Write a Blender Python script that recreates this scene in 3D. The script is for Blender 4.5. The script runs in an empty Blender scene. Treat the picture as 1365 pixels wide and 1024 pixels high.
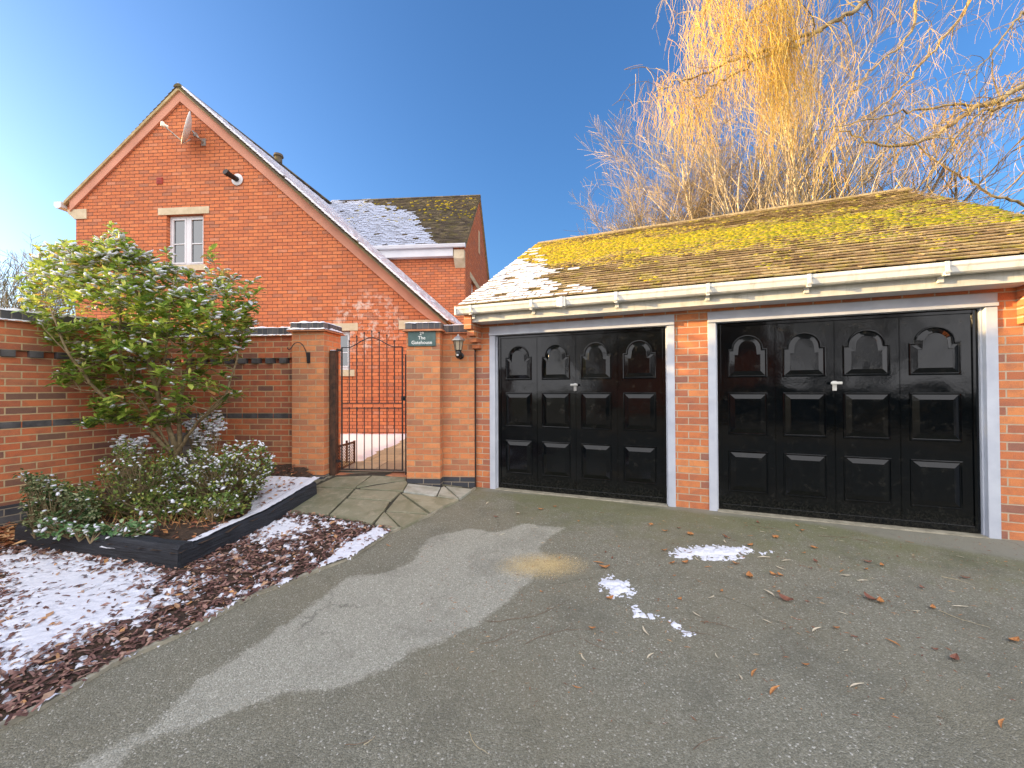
import bpy, math, random
from mathutils import Vector, Matrix, noise
R = math.radians
scene = bpy.context.scene
col = scene.collection
# ------------------------------------------------------------------ camera
W0, H0, FPX = 1365.0, 1024.0, 540.0
CAMP = Vector((0, 0, 1.30))
cam_d = bpy.data.cameras.new('camera')
cam = bpy.data.objects.new('camera', cam_d); col.objects.link(cam)
cam_d.sensor_width = 36.0; cam_d.lens = FPX / W0 * 36.0
cam_d.clip_start = 0.05; cam_d.clip_end = 2000
MC = Matrix.Rotation(R(90.58), 3, 'X') @ Matrix.Rotation(R(-0.26), 3, 'Z')
cam.matrix_world = Matrix.Translation(CAMP) @ MC.to_4x4()
scene.camera = cam
# ------------------------------------------------------------------ sky, sun, exposure
SUN_EL, SUN_AZ = 8.0, math.degrees(math.atan2(0.10, -0.995))   # azimuth measured from +X
world = bpy.data.worlds.new('World'); scene.world = world; world.use_nodes = True
wn = world.node_tree.nodes; wl = world.node_tree.links
bg = wn['Background']; sky = wn.new('ShaderNodeTexSky')
sky.sky_type = 'NISHITA'; sky.sun_disc = False
sky.sun_elevation = R(SUN_EL); sky.sun_rotation = R(90 - SUN_AZ)
sky.air_density = 1.0; sky.dust_density = 2.6; sky.ozone_density = 5.0
# bright cloud bank added behind the camera, out of view, as fill light
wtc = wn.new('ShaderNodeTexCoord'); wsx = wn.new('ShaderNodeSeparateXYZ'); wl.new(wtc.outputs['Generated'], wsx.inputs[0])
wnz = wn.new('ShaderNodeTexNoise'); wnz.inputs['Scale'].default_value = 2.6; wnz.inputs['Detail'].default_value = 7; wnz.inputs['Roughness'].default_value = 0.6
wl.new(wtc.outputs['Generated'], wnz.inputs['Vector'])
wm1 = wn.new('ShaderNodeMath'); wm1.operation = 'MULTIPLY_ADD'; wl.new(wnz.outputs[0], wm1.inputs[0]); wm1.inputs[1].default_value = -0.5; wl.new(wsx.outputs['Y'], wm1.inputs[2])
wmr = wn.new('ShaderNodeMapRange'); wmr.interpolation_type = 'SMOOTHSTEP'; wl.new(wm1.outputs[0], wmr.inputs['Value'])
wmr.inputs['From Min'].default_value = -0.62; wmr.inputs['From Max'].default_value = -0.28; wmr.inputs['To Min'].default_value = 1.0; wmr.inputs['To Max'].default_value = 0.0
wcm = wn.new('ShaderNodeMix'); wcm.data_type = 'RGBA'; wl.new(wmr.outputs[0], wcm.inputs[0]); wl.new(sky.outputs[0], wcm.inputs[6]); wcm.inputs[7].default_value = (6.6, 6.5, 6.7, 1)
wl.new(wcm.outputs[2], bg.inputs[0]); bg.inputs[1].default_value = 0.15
sl = bpy.data.lights.new('sun', 'SUN'); sl.energy = 5.0; sl.angle = R(0.6); sl.color = (1.0, 0.68, 0.31)
so = bpy.data.objects.new('sun', sl); col.objects.link(so)
sd_ = Vector((math.cos(R(SUN_EL)) * math.cos(R(SUN_AZ)), math.cos(R(SUN_EL)) * math.sin(R(SUN_AZ)), math.sin(R(SUN_EL))))
so.rotation_euler = sd_.to_track_quat('Z', 'Y').to_euler()
vs = scene.view_settings
vs.view_transform = 'Standard'; vs.look = 'None'; vs.gamma = 1.0; vs.exposure = 1.55
scene.render.resolution_x = 1024; scene.render.resolution_y = 768

# ------------------------------------------------------------------ pixel rays (photo pixels) -> real places
def ray(px, py):
    return (MC @ Vector(((px - W0 / 2) / FPX, (H0 / 2 - py) / FPX, -1.0)))
def at_y(px, py, Y):
    d = ray(px, py); return CAMP + d * (Y / d.y)
def ss(t):
    t = max(0.0, min(1.0, t)); return t * t * (3 - 2 * t)
AX, AY = -0.288, 5.267
GU = Vector((math.cos(R(22.2)), -math.sin(R(22.2)), 0)); GN = Vector((math.sin(R(22.2)), math.cos(R(22.2)), 0))
def ground_z(x, y):
    d = -((x - AX) * GN.x + (y - AY) * GN.y)
    z = -0.055 * max(-1.0, min(5.0, d))
    yy = y + 0.087 * x
    z += 0.17 * max(0.0, min(1.0, (yy - 3.9) / 1.3)) * max(0.0, min(1.0, (-0.55 - x) / 1.2))
    return z
def at_g(px, py, dz=0.0):
    d = ray(px, py); t = 1.3 / max(1e-3, -d.z)
    for _ in range(30):
        p = CAMP + d * t
        t2 = (ground_z(p.x, p.y) + dz - CAMP.z) / d.z
        t = 0.5 * t + 0.5 * t2
    return CAMP + d * t
def frame(origin, ang):
    """matrix of a local frame turned clockwise by ang degrees: x right, y away"""
    return Matrix.Translation(Vector(origin)) @ Matrix.Rotation(R(-ang), 4, 'Z')
def hit(M, ylocal, px, py):
    """where the pixel's ray meets the vertical plane y=ylocal of the local frame; local coordinates"""
    Mi = M.inverted(); o = Mi @ CAMP; d = Mi.to_3x3() @ ray(px, py)
    return o + d * ((ylocal - o.y) / d.y)

# ------------------------------------------------------------------ node helpers
def new_mat(name):
    m = bpy.data.materials.new(name); m.use_nodes = True
    nt = m.node_tree; b = nt.nodes['Principled BSDF']
    return m, nt, nt.nodes, nt.links, b
def N(nt, t, **k):
    n = nt.nodes.new(t)
    for a, v in k.items():
        if hasattr(n, a): setattr(n, a, v)
        else: n.inputs[a].default_value = v
    return n
def ramp(nt, fac, stops, interp='LINEAR'):
    r = nt.nodes.new('ShaderNodeValToRGB'); r.color_ramp.interpolation = interp
    while len(r.color_ramp.elements) < len(stops): r.color_ramp.elements.new(0.5)
    for e, (p, c) in zip(r.color_ramp.elements, stops):
        e.position = p; e.color = (c[0], c[1], c[2], 1) if len(c) == 3 else c
    nt.links.new(fac, r.inputs[0]); return r.outputs[0]
def g3(v): return (v, v, v)
def mixc(nt, fac, a, b, mode='MIX'):
    m = nt.nodes.new('ShaderNodeMix'); m.data_type = 'RGBA'; m.blend_type = mode
    for s, v in ((0, fac), (6, a), (7, b)):
        if hasattr(v, 'links'): nt.links.new(v, m.inputs[s])
        else: m.inputs[s].default_value = v if s == 0 else (v[0], v[1], v[2], 1)
    return m.outputs[2]
def math_(nt, op, a, b=0.0, c=None):
    m = nt.nodes.new('ShaderNodeMath'); m.operation = op
    for i, v in enumerate((a, b, c)):
        if v is None: continue
        if hasattr(v, 'links'): nt.links.new(v, m.inputs[i])
        else: m.inputs[i].default_value = v
    return m.outputs[0]
def tex_noise(nt, vec, scale, detail=4, rough=0.6, dist=0.0):
    n = nt.nodes.new('ShaderNodeTexNoise'); n.inputs['Scale'].default_value = scale
    n.inputs['Detail'].default_value = detail; n.inputs['Roughness'].default_value = rough
    n.inputs['Distortion'].default_value = dist
    if vec is not None: nt.links.new(vec, n.inputs['Vector'])
    return n.outputs[0]
def objco(nt):
    return nt.nodes.new('ShaderNodeTexCoord').outputs['Object']
def attr(nt, name):
    a = nt.nodes.new('ShaderNodeAttribute'); a.attribute_name = name; return a.outputs['Fac']
def bump(nt, b, h, strength=0.3, dist=0.01, normal=None):
    n = nt.nodes.new('ShaderNodeBump'); n.inputs['Strength'].default_value = strength; n.inputs['Distance'].default_value = dist
    nt.links.new(h, n.inputs['Height'])
    if normal is not None: nt.links.new(normal, n.inputs['Normal'])
    nt.links.new(n.outputs[0], b.inputs['Normal']); return n.outputs[0]

def brick_mat(name, tones, mortar, msize=0.009, stain=None, weather=0.35, wcol=(0.20, 0.13, 0.07), bw=0.225, rh=0.075, offset=0.5):
    m, nt, n, l, b = new_mat(name)
    uv = n.new('ShaderNodeTexCoord').outputs['UV']
    # slightly wobbly brick edges
    nz = n.new('ShaderNodeTexNoise'); nz.inputs['Scale'].default_value = 30; nz.inputs['Detail'].default_value = 2
    l.new(uv, nz.inputs['Vector'])
    vm = n.new('ShaderNodeVectorMath'); vm.operation = 'MULTIPLY_ADD'
    l.new(nz.outputs['Color'], vm.inputs[0]); vm.inputs[1].default_value = (0.004, 0.004, 0); l.new(uv, vm.inputs[2])
    bt = n.new('ShaderNodeTexBrick'); l.new(vm.outputs[0], bt.inputs['Vector'])
    bt.offset = offset; bt.inputs['Scale'].default_value = 1; bt.inputs['Brick Width'].default_value = bw
    bt.inputs['Row Height'].default_value = rh; bt.inputs['Mortar Size'].default_value = msize * 0.5
    bt.inputs['Mortar Smooth'].default_value = 0.25
    bt.inputs['Color1'].default_value = (0, 0, 0, 1); bt.inputs['Color2'].default_value = (1, 1, 1, 1); bt.inputs['Mortar'].default_value = (.5, .5, .5, 1)
    base = ramp(nt, bt.outputs['Color'], tones)
    # per-brick streaks and speckle
    n1 = tex_noise(nt, uv, 9, 5, 0.65)
    base = mixc(nt, math_(nt, 'MULTIPLY', ramp(nt, n1, [(0.45, g3(0)), (0.7, g3(1))]), 0.45), base, (tones[0][1][0] * .55, tones[0][1][1] * .7, tones[0][1][2] * .9))
    n2 = tex_noise(nt, uv, 140, 3, 0.7)
    base = mixc(nt, 0.30, base, ramp(nt, n2, [(0.3, g3(0.25)), (0.7, g3(0.85))]), 'OVERLAY')
    n3 = tex_noise(nt, uv, 0.9, 5, 0.6)
    base = mixc(nt, math_(nt, 'MULTIPLY', ramp(nt, n3, [(0.45, g3(0)), (0.75, g3(1))]), weather), base, wcol)
    n4 = tex_noise(nt, uv, 25, 4, 0.6)
    mort = mixc(nt, n4, mortar, (mortar[0] * .6, mortar[1] * .58, mortar[2] * .5))
    c = mixc(nt, bt.outputs['Fac'], base, mort)
    if stain: c = stain(nt, uv, c)
    l.new(c, b.inputs['Base Color']); b.inputs['Roughness'].default_value = 0.88
    b.inputs['Specular IOR Level'].default_value = 0.25
    h = math_(nt, 'SUBTRACT', math_(nt, 'MULTIPLY', n2, 0.35), bt.outputs['Fac'])
    h = math_(nt, 'ADD', h, math_(nt, 'MULTIPLY', n1, 0.5))
    bump(nt, b, h, 0.7, 0.008)
    return m

def soft_mat(name, c1, c2, scale=8, rough=0.7, bs=0.2, bd=0.004, detail=5, bscale=None, spec=0.4, metal=0.0, lo=0.35, hi=0.65):
    m, nt, n, l, b = new_mat(name); co = objco(nt)
    f = tex_noise(nt, co, scale, detail, 0.6)
    l.new(ramp(nt, f, [(lo, c1), (hi, c2)]), b.inputs['Base Color'])
    b.inputs['Roughness'].default_value = rough; b.inputs['Specular IOR Level'].default_value = spec; b.inputs['Metallic'].default_value = metal
    bump(nt, b, tex_noise(nt, co, bscale or scale * 4, 4, 0.6), bs, bd)
    return m
def rnd_mat(name, stops, rough=0.6, noise_scale=20, nmix=0.3, dark=(0.05, 0.04, 0.03), spec=0.4, trans=0.0, bs=0.2, bd=0.003, sheen=0.0):
    m, nt, n, l, b = new_mat(name); co = objco(nt)
    c = ramp(nt, attr(nt, 'rnd'), stops)
    f = tex_noise(nt, co, noise_scale, 4, 0.6)
    c = mixc(nt, math_(nt, 'MULTIPLY', ramp(nt, f, [(0.4, g3(0)), (0.65, g3(1))]), nmix), c, dark)
    l.new(c, b.inputs['Base Color']); b.inputs['Roughness'].default_value = rough; b.inputs['Specular IOR Level'].default_value = spec
    if bs: bump(nt, b, f, bs, bd)
    if trans > 0:
        t = n.new('ShaderNodeBsdfTranslucent'); l.new(c, t.inputs[0])
        mx = n.new('ShaderNodeMixShader'); mx.inputs[0].default_value = trans
        l.new(b.outputs[0], mx.inputs[1]); l.new(t.outputs[0], mx.inputs[2]); l.new(mx.outputs[0], n['Material Output'].inputs[0])
    return m

# ------------------------------------------------------------------ mesh builder
class MB:
    def __init__(s): s.v = []; s.f = []; s.r = []; s.rnd = 0.5
    def quad(s, *p):
        i = len(s.v); s.v += [tuple(q) for q in p]; s.f.append(tuple(range(i, i + len(p)))); s.r.append(s.rnd)
    def box(s, x0, x1, y0, y1, z0, z1):
        i = len(s.v)
        s.v += [(x0, y0, z0), (x1, y0, z0), (x1, y1, z0), (x0, y1, z0), (x0, y0, z1), (x1, y0, z1), (x1, y1, z1), (x0, y1, z1)]
        for f in ((0, 3, 2, 1), (4, 5, 6, 7), (0, 1, 5, 4), (1, 2, 6, 5), (2, 3, 7, 6), (3, 0, 4, 7)):
            s.f.append(tuple(i + k for k in f)); s.r.append(s.rnd)
    def obox(s, o, ax, ay, az):
        """box from corner o with edge vectors"""
        i = len(s.v); o = Vector(o); ax = Vector(ax); ay = Vector(ay); az = Vector(az)
        s.v += [tuple(q) for q in (o, o + ax, o + ax + ay, o + ay, o + az, o + ax + az, o + ax + ay + az, o + ay + az)]
        for f in ((0, 3, 2, 1), (4, 5, 6, 7), (0, 1, 5, 4), (1, 2, 6, 5), (2, 3, 7, 6), (3, 0, 4, 7)):
            s.f.append(tuple(i + k for k in f)); s.r.append(s.rnd)
    def extrude(s, pts, d):
        """closed polygon (3d points) extruded by vector d"""
        n = len(pts); i = len(s.v); d = Vector(d)
        s.v += [tuple(Vector(p)) for p in pts] + [tuple(Vector(p) + d) for p in pts]
        s.f.append(tuple(range(i, i + n))[::-1]); s.f.append(tuple(range(i + n, i + 2 * n))); s.r += [s.rnd] * 2
        for k in range(n):
            k2 = (k + 1) % n; s.f.append((i + k, i + k2, i + n + k2, i + n + k)); s.r.append(s.rnd)
    def tube(s, pts, rad, sides=6, cap=True):
        pts = [Vector(p) for p in pts]; n = len(pts)
        if not isinstance(rad, (list, tuple)): rad = [rad] * n
        i0 = len(s.v)
        t = (pts[1] - pts[0]).normalized()
        a = Vector((0, 0, 1)) if abs(t.z) < 0.9 else Vector((1, 0, 0))
        u = t.cross(a).normalized()
        for k in range(n):
            if k == 0: t = pts[1] - pts[0]
            elif k == n - 1: t = pts[-1] - pts[-2]
            else: t = pts[k + 1] - pts[k - 1]
            if t.length < 1e-9: t = Vector((0, 0, 1))
            t.normalize(); u = (u - t * u.dot(t))
            if u.length < 1e-6: u = t.orthogonal()
            u.normalize(); w = t.cross(u)
            for j in range(sides):
                an = 2 * math.pi * j / sides
                s.v.append(tuple(pts[k] + (u * math.cos(an) + w * math.sin(an)) * rad[k]))
        for k in range(n - 1):
            for j in range(sides):
                j2 = (j + 1) % sides
                s.f.append((i0 + k * sides + j, i0 + k * sides + j2, i0 + (k + 1) * sides + j2, i0 + (k + 1) * sides + j)); s.r.append(s.rnd)
        if cap and sides > 2:
            s.f.append(tuple(range(i0, i0 + sides))[::-1]); s.f.append(tuple(range(i0 + (n - 1) * sides, i0 + n * sides))); s.r += [s.rnd] * 2
    def lathe(s, prof, c=(0, 0, 0), sides=12, axis='Z'):
        i = len(s.v); c = Vector(c)
        for (r, z) in prof:
            for j in range(sides):
                a = 2 * math.pi * j / sides
                p = Vector((r * math.cos(a), r * math.sin(a), z))
                if axis == 'Y': p = Vector((p.x, z, p.y))
                s.v.append(tuple(c + p))
        for k in range(len(prof) - 1):
            for j in range(sides):
                j2 = (j + 1) % sides
                s.f.append((i + k * sides + j, i + k * sides + j2, i + (k + 1) * sides + j2, i + (k + 1) * sides + j)); s.r.append(s.rnd)
        s.f.append(tuple(range(i, i + sides))[::-1]); s.f.append(tuple(range(i + (len(prof) - 1) * sides, i + len(prof) * sides))); s.r += [s.rnd] * 2
    def blob(s, c, rx, ry, rz, rng, jit=0.25, basis=None):
        i = len(s.v); c = Vector(c)
        ph = (1 + 5 ** .5) / 2
        V = [(-1, ph, 0), (1, ph, 0), (-1, -ph, 0), (1, -ph, 0), (0, -1, ph), (0, 1, ph), (0, -1, -ph), (0, 1, -ph), (ph, 0, -1), (ph, 0, 1), (-ph, 0, -1), (-ph, 0, 1)]
        F = [(0, 11, 5), (0, 5, 1), (0, 1, 7), (0, 7, 10), (0, 10, 11), (1, 5, 9), (5, 11, 4), (11, 10, 2), (10, 7, 6), (7, 1, 8), (3, 9, 4), (3, 4, 2), (3, 2, 6), (3, 6, 8), (3, 8, 9), (4, 9, 5), (2, 4, 11), (6, 2, 10), (8, 6, 7), (9, 8, 1)]
        for q in V:
            k = (1 + rng.uniform(-jit, jit)) / 1.9
            p = Vector((q[0] * rx * k, q[1] * ry * k, q[2] * rz * k))
            if basis is not None: p = basis @ p
            s.v.append(tuple(c + p))
        for f in F: s.f.append(tuple(i + a for a in f)); s.r.append(s.rnd)
    def build(s, name, mat, parent=None, matrix=None, smooth=False, bevel=0.0, uvscale=True):
        me = bpy.data.meshes.new(name); me.from_pydata(s.v, [], s.f); me.update()
        ob = bpy.data.objects.new(name, me); col.objects.link(ob)
        if mat: me.materials.append(mat)
        if len(s.r) == len(me.polygons):
            a = me.attributes.new('rnd', 'FLOAT', 'FACE'); a.data.foreach_set('value', s.r)
        uv = me.uv_layers.new(name='UVMap')
        if len(s.f) < 60000 and uvscale:
            vv = me.vertices
            for p in me.polygons:
                nx, ny, nz = abs(p.normal.x), abs(p.normal.y), abs(p.normal.z)
                for li in p.loop_indices:
                    c = vv[me.loops[li].vertex_index].co
                    if nz > 0.8: q = (c.x, c.y)
                    elif nx > ny: q = (c.y, c.z)
                    else: q = (c.x, c.z)
                    uv.data[li].uv = q
        if smooth: me.polygons.foreach_set('use_smooth', [True] * len(me.polygons))
        if bevel > 0:
            md = ob.modifiers.new('bevel', 'BEVEL'); md.width = bevel; md.segments = 2; md.limit_method = 'ANGLE'; md.angle_limit = R(40)
        if parent is not None: ob.parent = parent
        if matrix is not None: ob.matrix_world = matrix
        return ob
def tag(o, label=None, cat=None, group=None, kind=None):
    if label: o['label'] = label
    if cat: o['category'] = cat
    if group: o['group'] = group
    if kind: o['kind'] = kind
    return o
def empty(name, M, label, cat, group=None):
    o = bpy.data.objects.new(name, None); col.objects.link(o); o.matrix_world = M
    return tag(o, label, cat, group)
def copy_tree(o, parent=None):
    c = o.copy(); col.objects.link(c)
    if parent is not None: c.parent = parent
    for ch in [x for x in bpy.data.objects if x.parent == o]:
        if ch is not c: copy_tree(ch, c)
    return c
def inset(pts, d):
    """inset a ccw 2d polygon by d (mitred)"""
    n = len(pts); out = []
    for i in range(n):
        a = Vector(pts[i - 1]); b = Vector(pts[i]); c = Vector(pts[(i + 1) % n])
        e1 = (b - a).normalized(); e2 = (c - b).normalized()
        n1 = Vector((-e1.y, e1.x)); n2 = Vector((-e2.y, e2.x))
        m = (n1 + n2); k = 1 + n1.dot(n2)
        out.append(b + m * (d / max(k, 0.3)))
    return out
def poly_sd(p, poly):
    """signed distance, positive inside"""
    x, y = p; ins = False; best = 1e9; n = len(poly)
    for i in range(n):
        x1, y1 = poly[i]; x2, y2 = poly[(i + 1) % n]
        if (y1 > y) != (y2 > y) and x < (x2 - x1) * (y - y1) / (y2 - y1) + x1: ins = not ins
        dx, dy = x2 - x1, y2 - y1; L = dx * dx + dy * dy
        t = 0 if L == 0 else max(0, min(1, ((x - x1) * dx + (y - y1) * dy) / L))
        q = (x - x1 - t * dx) ** 2 + (y - y1 - t * dy) ** 2
        if q < best: best = q
    return math.sqrt(best) * (1 if ins else -1)
def fbm(x, y, z=0.0, o=4):
    return noise.fractal(Vector((x, y, z)), 1.0, 2.0, o)

# ------------------------------------------------------------------ materials
def garden_stain(nt, uv, c):
    return c
def house_stain(nt, uv, c):
    # pale efflorescence right of the low window
    s = nt.nodes.new('ShaderNodeSeparateXYZ'); nt.links.new(uv, s.inputs[0])
    d = math_(nt, 'POWER', math_(nt, 'DIVIDE', math_(nt, 'SUBTRACT', s.outputs[0], 4.25), 0.9), 2.0)
    e = math_(nt, 'POWER', math_(nt, 'DIVIDE', math_(nt, 'SUBTRACT', s.outputs[1], 2.7), 0.75), 2.0)
    r = math_(nt, 'SUBTRACT', 1.0, math_(nt, 'ADD', d, e))
    nn = tex_noise(nt, uv, 6, 5, 0.7)
    k = math_(nt, 'MULTIPLY', ramp(nt, r, [(0.0, g3(0)), (0.6, g3(1))]), ramp(nt, nn, [(0.5, g3(0)), (0.62, g3(0.75))]))
    return mixc(nt, k, c, (0.62, 0.50, 0.42))
M = {}
M['brick_house'] = brick_mat('house_brick', [(0.0, (0.38, 0.15, 0.085)), (0.10, (0.49, 0.15, 0.065)), (0.55, (0.55, 0.165, 0.065)), (0.93, (0.61, 0.20, 0.08)), (1.0, (0.52, 0.21, 0.12))],
                             (0.15, 0.06, 0.038), 0.013, stain=house_stain, weather=0.22, wcol=(0.36, 0.15, 0.08))
M['brick_wall'] = brick_mat('garden_wall_brick', [(0.0, (0.16, 0.09, 0.07)), (0.12, (0.28, 0.11, 0.07)), (0.45, (0.44, 0.125, 0.06)), (0.85, (0.56, 0.16, 0.065)), (1.0, (0.42, 0.17, 0.09))],
                            (0.62, 0.46, 0.28), 0.014, weather=0.25, wcol=(0.50, 0.27, 0.12))
M['brick_pillar'] = brick_mat('pillar_brick', [(0.0, (0.36, 0.17, 0.10)), (0.18, (0.50, 0.18, 0.085)), (0.6, (0.60, 0.215, 0.085)), (1.0, (0.68, 0.27, 0.11))],
                              (0.58, 0.40, 0.25), 0.013, weather=0.30, wcol=(0.50, 0.25, 0.11))
M['brick_garage'] = brick_mat('garage_brick', [(0.0, (0.30, 0.14, 0.10)), (0.1, (0.44, 0.15, 0.075)), (0.5, (0.58, 0.19, 0.075)), (1.0, (0.70, 0.27, 0.10))],
                              (0.62, 0.50, 0.38), 0.012, weather=0.18, wcol=(0.42, 0.18, 0.12))
M['brick_blue'] = brick_mat('blue_brick', [(0.0, (0.05, 0.052, 0.06)), (0.5, (0.09, 0.09, 0.10)), (1.0, (0.14, 0.13, 0.13))], (0.35, 0.30, 0.24), 0.012, weather=0.2, wcol=(0.12, 0.1, 0.08))
M['blue_solid'] = soft_mat('blue_brick_plain', (0.05, 0.048, 0.05), (0.12, 0.115, 0.115), 7, 0.6, 0.3, 0.004)
M['coping'] = brick_mat('coping_brick', [(0.0, (0.06, 0.062, 0.07)), (1.0, (0.14, 0.135, 0.14))], (0.22, 0.2, 0.19), 0.012, weather=0.2, wcol=(0.15, 0.13, 0.11), bw=0.075, rh=0.5, offset=0.0)
M['tilecrease'] = soft_mat('clay_creasing', (0.38, 0.15, 0.08), (0.52, 0.23, 0.11), 10, 0.85)
M['stone'] = soft_mat('lintel_stone', (0.46, 0.38, 0.25), (0.58, 0.49, 0.34), 5, 0.85, 0.25)
M['stone_grey'] = soft_mat('grey_stone', (0.20, 0.19, 0.18), (0.32, 0.30, 0.28), 6, 0.9, 0.4)
M['pink'] = soft_mat('verge_band_paint', (0.46, 0.21, 0.14), (0.58, 0.27, 0.18), 1.5, 0.8, 0.15)
M['undercloak'] = soft_mat('verge_mortar', (0.30, 0.22, 0.11), (0.48, 0.37, 0.20), 9, 0.95, 0.6, 0.01)
M['white'] = soft_mat('white_upvc', (0.56, 0.57, 0.60), (0.62, 0.63, 0.65), 3, 0.35, 0.03)
M['cream'] = soft_mat('cream_plastic', (0.58, 0.575, 0.53), (0.66, 0.655, 0.61), 2.5, 0.4, 0.05)
M['fascia'] = soft_mat('fascia_paint', (0.48, 0.47, 0.42), (0.60, 0.59, 0.52), 3, 0.5, 0.15)
def grimy(m):
    nt = m.node_tree; b = nt.nodes['Principled BSDF']; src = b.inputs['Base Color'].links[0].from_socket; co = objco(nt)
    mp = nt.nodes.new('ShaderNodeMapping'); mp.inputs['Scale'].default_value = (6, 6, 1.2); nt.links.new(co, mp.inputs[0])
    f = tex_noise(nt, mp.outputs[0], 2.2, 7, 0.72)
    c = mixc(nt, ramp(nt, f, [(0.50, g3(0)), (0.75, g3(0.5))]), src, (0.20, 0.20, 0.12)); nt.links.new(c, b.inputs['Base Color'])
grimy(M['cream']); grimy(M['fascia']); M['frame_paint'] = soft_mat('door_frame_paint', (0.44, 0.47, 0.54), (0.54, 0.57, 0.63), 4, 0.5, 0.25, 0.003)
M['iron'] = soft_mat('wrought_iron', (0.015, 0.014, 0.016), (0.035, 0.03, 0.03), 30, 0.5, 0.2, 0.001)
M['rust'] = soft_mat('rusty_iron', (0.05, 0.025, 0.02), (0.12, 0.06, 0.035), 30, 0.8, 0.3, 0.001)
M['dark_timber'] = soft_mat('dark_timber', (0.03, 0.02, 0.015), (0.10, 0.05, 0.03), 12, 0.8, 0.5)
M['black_plastic'] = soft_mat('black_plastic', (0.012, 0.012, 0.013), (0.02, 0.02, 0.022), 10, 0.35, 0.05)
M['dish'] = soft_mat('dish_enamel', (0.66, 0.65, 0.60), (0.72, 0.71, 0.66), 3, 0.45, 0.02)
M['grey_metal'] = soft_mat('grey_metal', (0.35, 0.35, 0.34), (0.45, 0.45, 0.43), 10, 0.4, 0.05, metal=0.6)
M['red_vent'] = soft_mat('red_vent', (0.28, 0.03, 0.02), (0.36, 0.05, 0.03), 6, 0.6, 0.1)
M['slate'] = soft_mat('green_slate', (0.055, 0.10, 0.095), (0.09, 0.15, 0.14), 9, 0.5, 0.15, 0.002)
M['letter'] = soft_mat('white_lettering', (0.75, 0.76, 0.72), (0.82, 0.82, 0.78), 9, 0.6, 0.02)
M['bark'] = soft_mat('shrub_bark', (0.14, 0.10, 0.05), (0.30, 0.23, 0.13), 20, 0.9, 0.6, 0.006)
M['bark_pale'] = soft_mat('pale_bark', (0.42, 0.34, 0.22), (0.62, 0.52, 0.36), 6, 0.85, 0.4, 0.01)
M['bark_willow'] = soft_mat('willow_bark', (0.20, 0.13, 0.06), (0.46, 0.34, 0.16), 5, 0.9, 0.5, 0.01)
M['bark_dark'] = soft_mat('dark_bark', (0.12, 0.075, 0.045), (0.26, 0.17, 0.10), 6, 0.9, 0.5, 0.01)
M['twig_gold'] = rnd_mat('golden_twigs', [(0, (0.46, 0.24, 0.03)), (0.5, (0.66, 0.41, 0.05)), (1, (0.74, 0.53, 0.10))], 0.6, 4, 0.2, (0.3, 0.14, 0.05), bs=0)
M['twig_tan'] = rnd_mat('tan_twigs', [(0, (0.17, 0.12, 0.07)), (0.5, (0.32, 0.24, 0.13)), (1, (0.48, 0.38, 0.22))], 0.7, 4, 0.2, (0.18, 0.1, 0.06), bs=0)
M['twig_grey'] = rnd_mat('grey_twigs', [(0, (0.20, 0.20, 0.19)), (1, (0.38, 0.36, 0.33))], 0.8, 4, 0.2, (0.18, 0.1, 0.06), bs=0)
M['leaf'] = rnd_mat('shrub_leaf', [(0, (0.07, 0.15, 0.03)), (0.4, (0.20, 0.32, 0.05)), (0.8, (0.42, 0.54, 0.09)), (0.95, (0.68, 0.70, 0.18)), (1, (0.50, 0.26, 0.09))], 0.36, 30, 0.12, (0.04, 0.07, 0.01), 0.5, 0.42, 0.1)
M['euonymus'] = rnd_mat('variegated_leaf', [(0, (0.03, 0.07, 0.02)), (0.55, (0.07, 0.12, 0.035)), (0.6, (0.30, 0.33, 0.16)), (1, (0.42, 0.44, 0.24))], 0.5, 40, 0.1, (0.03, 0.05, 0.01), 0.4, 0.2, 0.1)
M['ivy'] = rnd_mat('ivy_leaf', [(0, (0.06, 0.15, 0.05)), (0.6, (0.14, 0.27, 0.10)), (1, (0.34, 0.44, 0.22))], 0.45, 40, 0.1, (0.03, 0.05, 0.01), 0.4, 0.2, 0.1)
M['lowleaf'] = rnd_mat('low_shrub_leaf', [(0, (0.06, 0.11, 0.025)), (0.5, (0.15, 0.23, 0.05)), (0.85, (0.28, 0.35, 0.08)), (1, (0.50, 0.48, 0.12))], 0.5, 40, 0.1, (0.03, 0.05, 0.01), 0.4, 0.3, 0.1)
M['dead_leaf'] = rnd_mat('dead_leaf', [(0, (0.13, 0.045, 0.03)), (0.4, (0.28, 0.10, 0.05)), (0.7, (0.45, 0.20, 0.07)), (1, (0.62, 0.42, 0.22))], 0.75, 60, 0.3, (0.15, 0.06, 0.03), 0.3, 0.0, 0.2)
M['chips'] = rnd_mat('bark_chips', [(0, (0.09, 0.045, 0.04)), (0.5, (0.22, 0.115, 0.095)), (0.8, (0.36, 0.21, 0.17)), (0.93, (0.44, 0.30, 0.22)), (1, (0.55, 0.28, 0.11))], 0.85, 60, 0.3, (0.08, 0.04, 0.03), 0.2, 0.0, 0.2)
def snow_mat(name, tint=(0.66, 0.67, 0.74)):
    m, nt, n, l, b = new_mat(name); co = objco(nt)
    f = tex_noise(nt, co, 60, 4, 0.7)
    l.new(ramp(nt, f, [(0.3, (tint[0] * .93, tint[1] * .93, tint[2] * .95)), (0.6, tint)]), b.inputs['Base Color'])
    b.inputs['Roughness'].default_value = 0.65; b.inputs['Specular IOR Level'].default_value = 0.3
    bump(nt, b, f, 0.5, 0.008); return m
M['snow'] = snow_mat('snow', (0.72, 0.73, 0.79)); M['snow_shade'] = snow_mat('shade_tinted_snow', (0.50, 0.53, 0.62))  # second snow tone is darker and bluer: the wing roof's shade in its colour
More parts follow.
